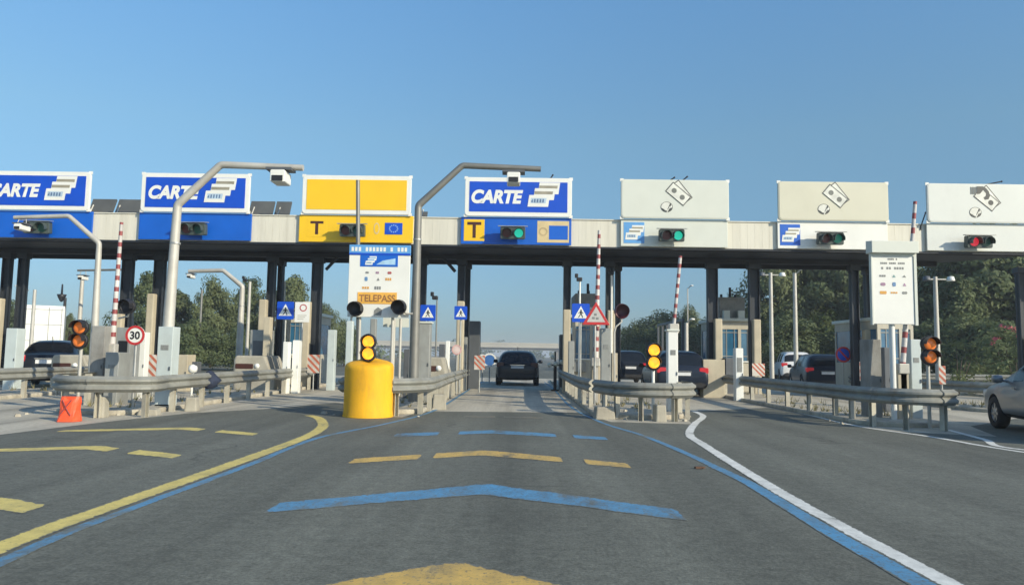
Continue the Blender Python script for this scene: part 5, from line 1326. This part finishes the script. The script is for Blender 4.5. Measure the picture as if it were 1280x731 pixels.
def tree_mesh(seed, h, spread, style='round'):
    rnd = random.Random(seed)
    trunk = MB(); cl = []
    th = h*(0.28 if style != 'low' else 0.15)
    lean = Vector((rnd.uniform(-.04, .04), rnd.uniform(-.04, .04), 1))
    top = lean*h*0.75
    trunk.tube([Vector((0, 0, 0)), lean*th, lean*h*0.5, top], [0.035*h*0.6, 0.026*h*0.6, 0.014*h, 0.004*h], 8)
    nl = 22 if style != 'pine' else 26
    for k in range(nl):
        f = k/nl; z = h*(0.24 + 0.70*f) if style != 'low' else h*(0.12 + 0.78*f)
        env = math.sin(math.pi*min(1, (0.18 + 0.82*f)**0.9))**0.7 if style != 'pine' else (1.05 - f)
        a = k*2.4 + rnd.uniform(-.5, .5); ln = spread*env*rnd.uniform(0.55, 1.15)
        A = lean*(z*0.82); E = Vector((ln*math.cos(a), ln*math.sin(a), z + rnd.uniform(-.03, .07)*h))
        M = A.lerp(E, 0.5) + Vector((0, 0, 0.02*h))
        trunk.tube([A, M, E], [0.010*h*(1.1 - f*0.7), 0.007*h*(1.1 - f*0.7), 0.002*h], 5)
        cl.append((E.x, E.y, E.z, rnd.uniform(0.7, 1.25)))
        cl.append((M.x, M.y, M.z + 0.03*h, rnd.uniform(0.6, 1.0)))
        if rnd.random() < 0.6: cl.append((E.x*0.8 + rnd.uniform(-.6, .6), E.y*0.8 + rnd.uniform(-.6, .6), E.z + rnd.uniform(-.1, .1)*h, rnd.uniform(0.4, 0.7)))
    cl.append((top.x, top.y, h*0.95, 0.9)); cl.append((top.x, top.y, h*0.82, 1.1))
    return trunk, leaf_cloud(cl, spread*0.36, 330, 0.013*h + 0.04, seed)
PROTO = {}
def proto(key, seed, h, spread, style, leaf):
    t, c = tree_mesh(seed, h, spread, style)
    to = t.build('trunk', bark_m); co = c.build('crown', leaf, fix=False)
    PROTO[key] = (to.data, co.data); bpy.data.objects.remove(to); bpy.data.objects.remove(co)
proto('broad', 3, 10, 3.6, 'round', leafB); proto('broad_two', 11, 10, 3.9, 'round', leafA); proto('loose', 21, 10, 2.9, 'round', leafA)
proto('low', 31, 5, 2.9, 'low', leafC); proto('pine', 41, 10, 2.6, 'pine', leafB); proto('low_dark', 51, 5, 2.7, 'low', leafB)
def tree(key, X, Y, h, label, group, rz=None, name='tree', wide=1.0):
    base = 5 if key.startswith('low') else 10
    r = thing(name, label, 'tree', (X, Y, -0.03), random.uniform(0, 6.28) if rz is None else rz, group)
    s = h/base; r.scale = (s*wide, s*wide, s)
    for nm, me in zip(('trunk', 'crown'), PROTO[key]):
        o = bpy.data.objects.new(nm, me); COL.objects.link(o); o.parent = r
    return r
def tree_px(key, px, pytop, Y, label, group, **k):
    c = at(px, pytop, Y); return tree(key, c.x, Y, c.z, label, group, **k)
GL, GR, GM = 'trees behind the left lanes', 'trees behind the right lanes', 'low trees behind the middle right lane'
for key, px, py, Y, lab, wd in (
  ('broad', 186, 343, 58, 'dark broad tree behind the cream casing and bent pole', 0.8),
  ('loose', 222, 362, 62, 'loose olive tree just right of the pale bent pole', 1.0),
  ('broad_two', 268, 352, 60, 'olive broad tree beside the far bent pole', 0.75),
  ('broad', 312, 350, 66, 'dark tree between the far bent pole and the paired columns', 0.8),
  ('loose', 368, 345, 64, 'tall loose tree above the blue crossing sign', 0.9),
  ('broad_two', 408, 384, 70, 'lower olive tree right of the thick dark column', 0.9),
  ('low_dark', 432, 405, 76, 'low dark tree left of the barrel notice board', 1.0),
  ('loose', 88, 392, 72, 'low pointed tree beside the lantern pole', 0.6),
  ('low', 110, 402, 74, 'small green tree behind the dull orange pair', 1.0),
  ('low_dark', 245, 402, 50, 'dark low bush tree under the far bent arm', 1.2),
  ('low_dark', 300, 410, 52, 'dark low bush tree behind the concrete wedge', 1.2),
  ('low_dark', 200, 408, 54, 'dark low bush tree behind the 30 sign', 1.2),
  ('broad', 10, 375, 75, 'dark tree at the far left edge', 1.0)):
    tree_px(key, px, py, Y, lab, GL, wide=wd)
for key, px, py, Y, lab, wd in (
  ('low', 800, 402, 78, 'small round tree right of the maroon signal', 1.1),
  ('low_dark', 828, 391, 72, 'round green tree behind the leaning boom', 1.25),
  ('broad_two', 862, 386, 80, 'pointed tree right of the leaning boom', 0.75),
  ('low', 885, 400, 75, 'small tree beside the dark slatted screen', 1.0),
  ('low_dark', 782, 424, 90, 'tiny dark bush by the maroon signal arm', 1.2),
  ('low_dark', 905, 410, 70, 'dark bush tree behind the blue window booth', 1.1)):
    tree_px(key, px, py, Y, lab, GM, wide=wd)
for key, px, py, Y, lab, wd in (
  ('broad_two', 968, 318, 60, 'tall olive tree behind the double floodlight pole', 0.85),
  ('loose', 1004, 300, 63, 'tall loose tree behind the white car', 1.0),
  ('broad', 1040, 305, 60, 'tall dark tree behind the dark hatchback', 0.9),
  ('broad_two', 1078, 300, 66, 'tall olive tree behind the double columns', 0.9),
  ('loose', 1112, 300, 62, 'tall loose tree hidden behind the white notice board', 0.9),
  ('broad', 1172, 322, 54, 'dark tree behind the single floodlight pole at right', 0.9),
  ('broad', 1222, 285, 50, 'largest dark tree behind the silver grey car', 1.0),
  ('broad_two', 1262, 290, 56, 'olive tree at the right edge above the pink blossom', 1.0),
  ('pine', 1196, 345, 46, 'dark narrow conifer left of the largest dark tree', 1.1),
  ('broad', 1300, 300, 48, 'dark tree cut by the right edge of the photo', 1.0)):
    tree_px(key, px, py, Y, lab, GR, wide=wd)
for key, px, py, Y, lab, wd in (
  ('low_dark', 985, 395, 52, 'dark bush behind the double floodlight pole', 1.3), ('low', 1030, 392, 54, 'green bush behind the roof of the dark hatchback', 1.3), ('low_dark', 1165, 402, 46, 'dark bush behind the floodlight pole at right', 1.3),
  ('low_dark', 1205, 398, 44, 'dark bush above the dark guardrail', 1.4), ('low_dark', 1240, 402, 42, 'dark bush left of the pink blossom', 1.3)):
    tree_px(key, px, py, Y, lab, 'bushes under the right trees', wide=wd)
# oleander with pink flowers
c = at(1268, 404, 36)
r = thing('flowering_shrub', 'shrub with pink blossom above the silver grey car', 'shrub', (c.x, 36, 0))
rnd = random.Random(5)
cent = [(c.x + rnd.uniform(-1.6, 1.6), 36 + rnd.uniform(-.8, .8), rnd.uniform(0.4, c.z - 0.3), rnd.uniform(.6, 1.1)) for _ in range(26)]
leaf_cloud(cent, 0.6, 110, 0.11, 6).build('foliage', leafB, r, fix=False)
cent = [(c.x + rnd.uniform(-1.3, 1.3), 35.6 + rnd.uniform(-.5, .3), rnd.uniform(c.z - 1.0, c.z), rnd.uniform(.5, 1)) for _ in range(16)]
leaf_cloud(cent, 0.22, 26, 0.06, 8).build('blossom', pink_m, r, fix=False)
b = MB()
for k in range(5): b.tube([(c.x + 0.1*k - 0.2, 36, 0), (c.x + 0.5*k - 1, 36, c.z*0.7)], [0.04, 0.015], 6)
b.build('stem', bark_m, r)
c = at(1186, 425, 30)
r = thing('dry_shrub', 'dry yellowish arching shrub right of the dull amber pair', 'shrub', (c.x + 0.3, 30, 0))
cent = [(c.x + 0.3 + 0.45*k + rnd.uniform(-.2, .2), 30 + rnd.uniform(-.3, .3), c.z*(1 - 0.22*k) - 0.2*rnd.random(), 0.7) for k in range(4) for _ in range(2)] + [(c.x + rnd.uniform(-.2, 1.4), 30 + rnd.uniform(-.3, .3), rnd.uniform(.3, 1.2), 0.8) for _ in range(8)]
leaf_cloud(cent, 0.42, 60, 0.08, 12).build('foliage', leafA, r, fix=False)
b = MB()
for k in range(4): b.tube([(c.x + 0.3, 30, 0), (c.x + 0.3 + 0.2*k, 30, c.z*0.7), (c.x + 0.3 + 0.5*k, 30, c.z*(0.9 - 0.2*k))], [0.03, 0.02, 0.008], 6)
b.build('stem', bark_m, r)
# far tree line on the horizon, beyond counting
rnd = random.Random(9); cent = []
for k in range(210):
    x = rnd.uniform(-420, 420); y = rnd.uniform(470, 560)
    cent.append((x, y, rnd.uniform(1.0, 8.5), rnd.uniform(0.7, 1.5)))
for k in range(230):
    x = rnd.choice((rnd.uniform(-230, -34), rnd.uniform(34, 230))); y = rnd.uniform(110, 230)
    cent.append((x, y, rnd.uniform(0.5, 3.0), rnd.uniform(0.5, 0.9)))
o = leaf_cloud(cent, 5.0, 60, 0.9, 10, 0.7).build('treeline', leafB, fix=False); struct(o, 'stuff'); tag(o, 'far low line of trees on the horizon', 'treeline')
# weeds along the island kerbs
rnd = random.Random(14); w = MB()
for (x0, x1, y0) in ISL.values():
    for _ in range(46):
        x, y = rnd.uniform(x0 + 0.1, x1 - 0.1), y0 + 0.5 + abs(rnd.gauss(0, 4))
        for q in range(8):
            a = rnd.uniform(0, 6.28); h = rnd.uniform(0.05, 0.2); d = Vector((math.cos(a), math.sin(a), 0))
            p = Vector((x, y, 0.098)) + d*0.03; s = d.cross(Vector((0, 0, 1)))*0.01
            w.add([p - s, p + s, p + d*h*0.6 + Vector((0, 0, h))], [(0, 1, 2)])
o = w.build('weeds', mat('dry weed', (0.20, 0.18, 0.08), 0.9, var=0.3), fix=False); struct(o, 'stuff'); tag(o, 'dry weeds scattered on the island paving', 'weeds')

# thin summer haze over the plain
hz = bpy.data.materials.new('haze air'); hz.use_nodes = True
hn = hz.node_tree; hn.nodes.remove(hn.nodes['Principled BSDF'])
pv = hn.nodes.new('ShaderNodeVolumePrincipled'); pv.inputs['Color'].default_value = (0.86, 0.92, 1.0, 1); pv.inputs['Density'].default_value = 0.0009; pv.inputs['Anisotropy'].default_value = 0.1
hn.links.new(pv.outputs[0], hn.nodes['Material Output'].inputs['Volume'])
b = MB(); b.box(-1600, 1600, -320, 2600, -1.2, 16.0)
o = b.build('haze', hz); o['kind'] = 'stuff'

# ------------------------------------------------------------------ light, sky, camera
SUN_EL, SUN_AZ = R(24), R(52)       # azimuth: from behind the camera (-Y) towards the right (+X)
d = Vector((math.sin(SUN_AZ)*math.cos(SUN_EL), -math.cos(SUN_AZ)*math.cos(SUN_EL), math.sin(SUN_EL)))   # towards the sun
sl = bpy.data.lights.new('sun', 'SUN'); sl.energy = 3.8; sl.angle = R(0.5); sl.color = (1.0, 0.89, 0.69)
so = bpy.data.objects.new('sun', sl); COL.objects.link(so); so.rotation_euler = d.to_track_quat('Z', 'Y').to_euler(); so.location = (30, -30, 40)
w = bpy.data.worlds.new('World'); scene.world = w; w.use_nodes = True
nt = w.node_tree; bg = nt.nodes['Background']
sky = nt.nodes.new('ShaderNodeTexSky'); sky.sky_type = 'NISHITA'; sky.sun_disc = False
sky.sun_elevation = SUN_EL; sky.sun_rotation = math.atan2(d.x, d.y); sky.altitude = 50; sky.air_density = 1.0; sky.dust_density = 0.3; sky.ozone_density = 3.0
tc = nt.nodes.new('ShaderNodeTexCoord'); sep = nt.nodes.new('ShaderNodeSeparateXYZ'); nt.links.new(tc.outputs['Generated'], sep.inputs[0])
# hazier, duller air low over the plain than the clear-air model gives
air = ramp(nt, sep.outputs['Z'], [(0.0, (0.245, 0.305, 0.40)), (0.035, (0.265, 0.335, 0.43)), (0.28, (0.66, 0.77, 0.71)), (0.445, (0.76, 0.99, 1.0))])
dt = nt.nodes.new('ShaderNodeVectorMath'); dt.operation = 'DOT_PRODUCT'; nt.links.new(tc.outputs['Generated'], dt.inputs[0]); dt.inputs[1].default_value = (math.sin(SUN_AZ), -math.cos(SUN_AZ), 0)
sunside_fill = ramp(nt, dt.outputs['Value'], [(0.0, 0.0), (0.75, 1.0)])
air = mix(nt, sunside_fill, air, (1.0, 1.0, 1.0))  # low-sky dimming lifted on the unseen sun side, added as fill light
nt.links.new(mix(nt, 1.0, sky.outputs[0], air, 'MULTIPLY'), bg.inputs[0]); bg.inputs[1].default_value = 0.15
cam = bpy.data.cameras.new('camera'); co = bpy.data.objects.new('camera', cam); COL.objects.link(co)
cam.sensor_fit = 'HORIZONTAL'; cam.sensor_width = 36; cam.lens = F*36/1280; cam.clip_end = 4000; cam.clip_start = 0.1
fwd = Vector(ray(640, 365.5)); right = (Vector(ray(740, 365.5)) - fwd); up = -(Vector(ray(640, 465.5)) - fwd)
fwd.normalize(); right.normalize(); up.normalize()
M = Matrix((right, up, -fwd)).transposed().to_4x4(); M.translation = Vector((0, 0, HC))
co.matrix_world = M
scene.camera = co
scene.view_settings.view_transform = 'Standard'; scene.view_settings.look = 'None'; scene.view_settings.exposure = 0.4; scene.view_settings.gamma = 1.0
scene.cycles.max_bounces = 6; scene.cycles.use_denoising = True
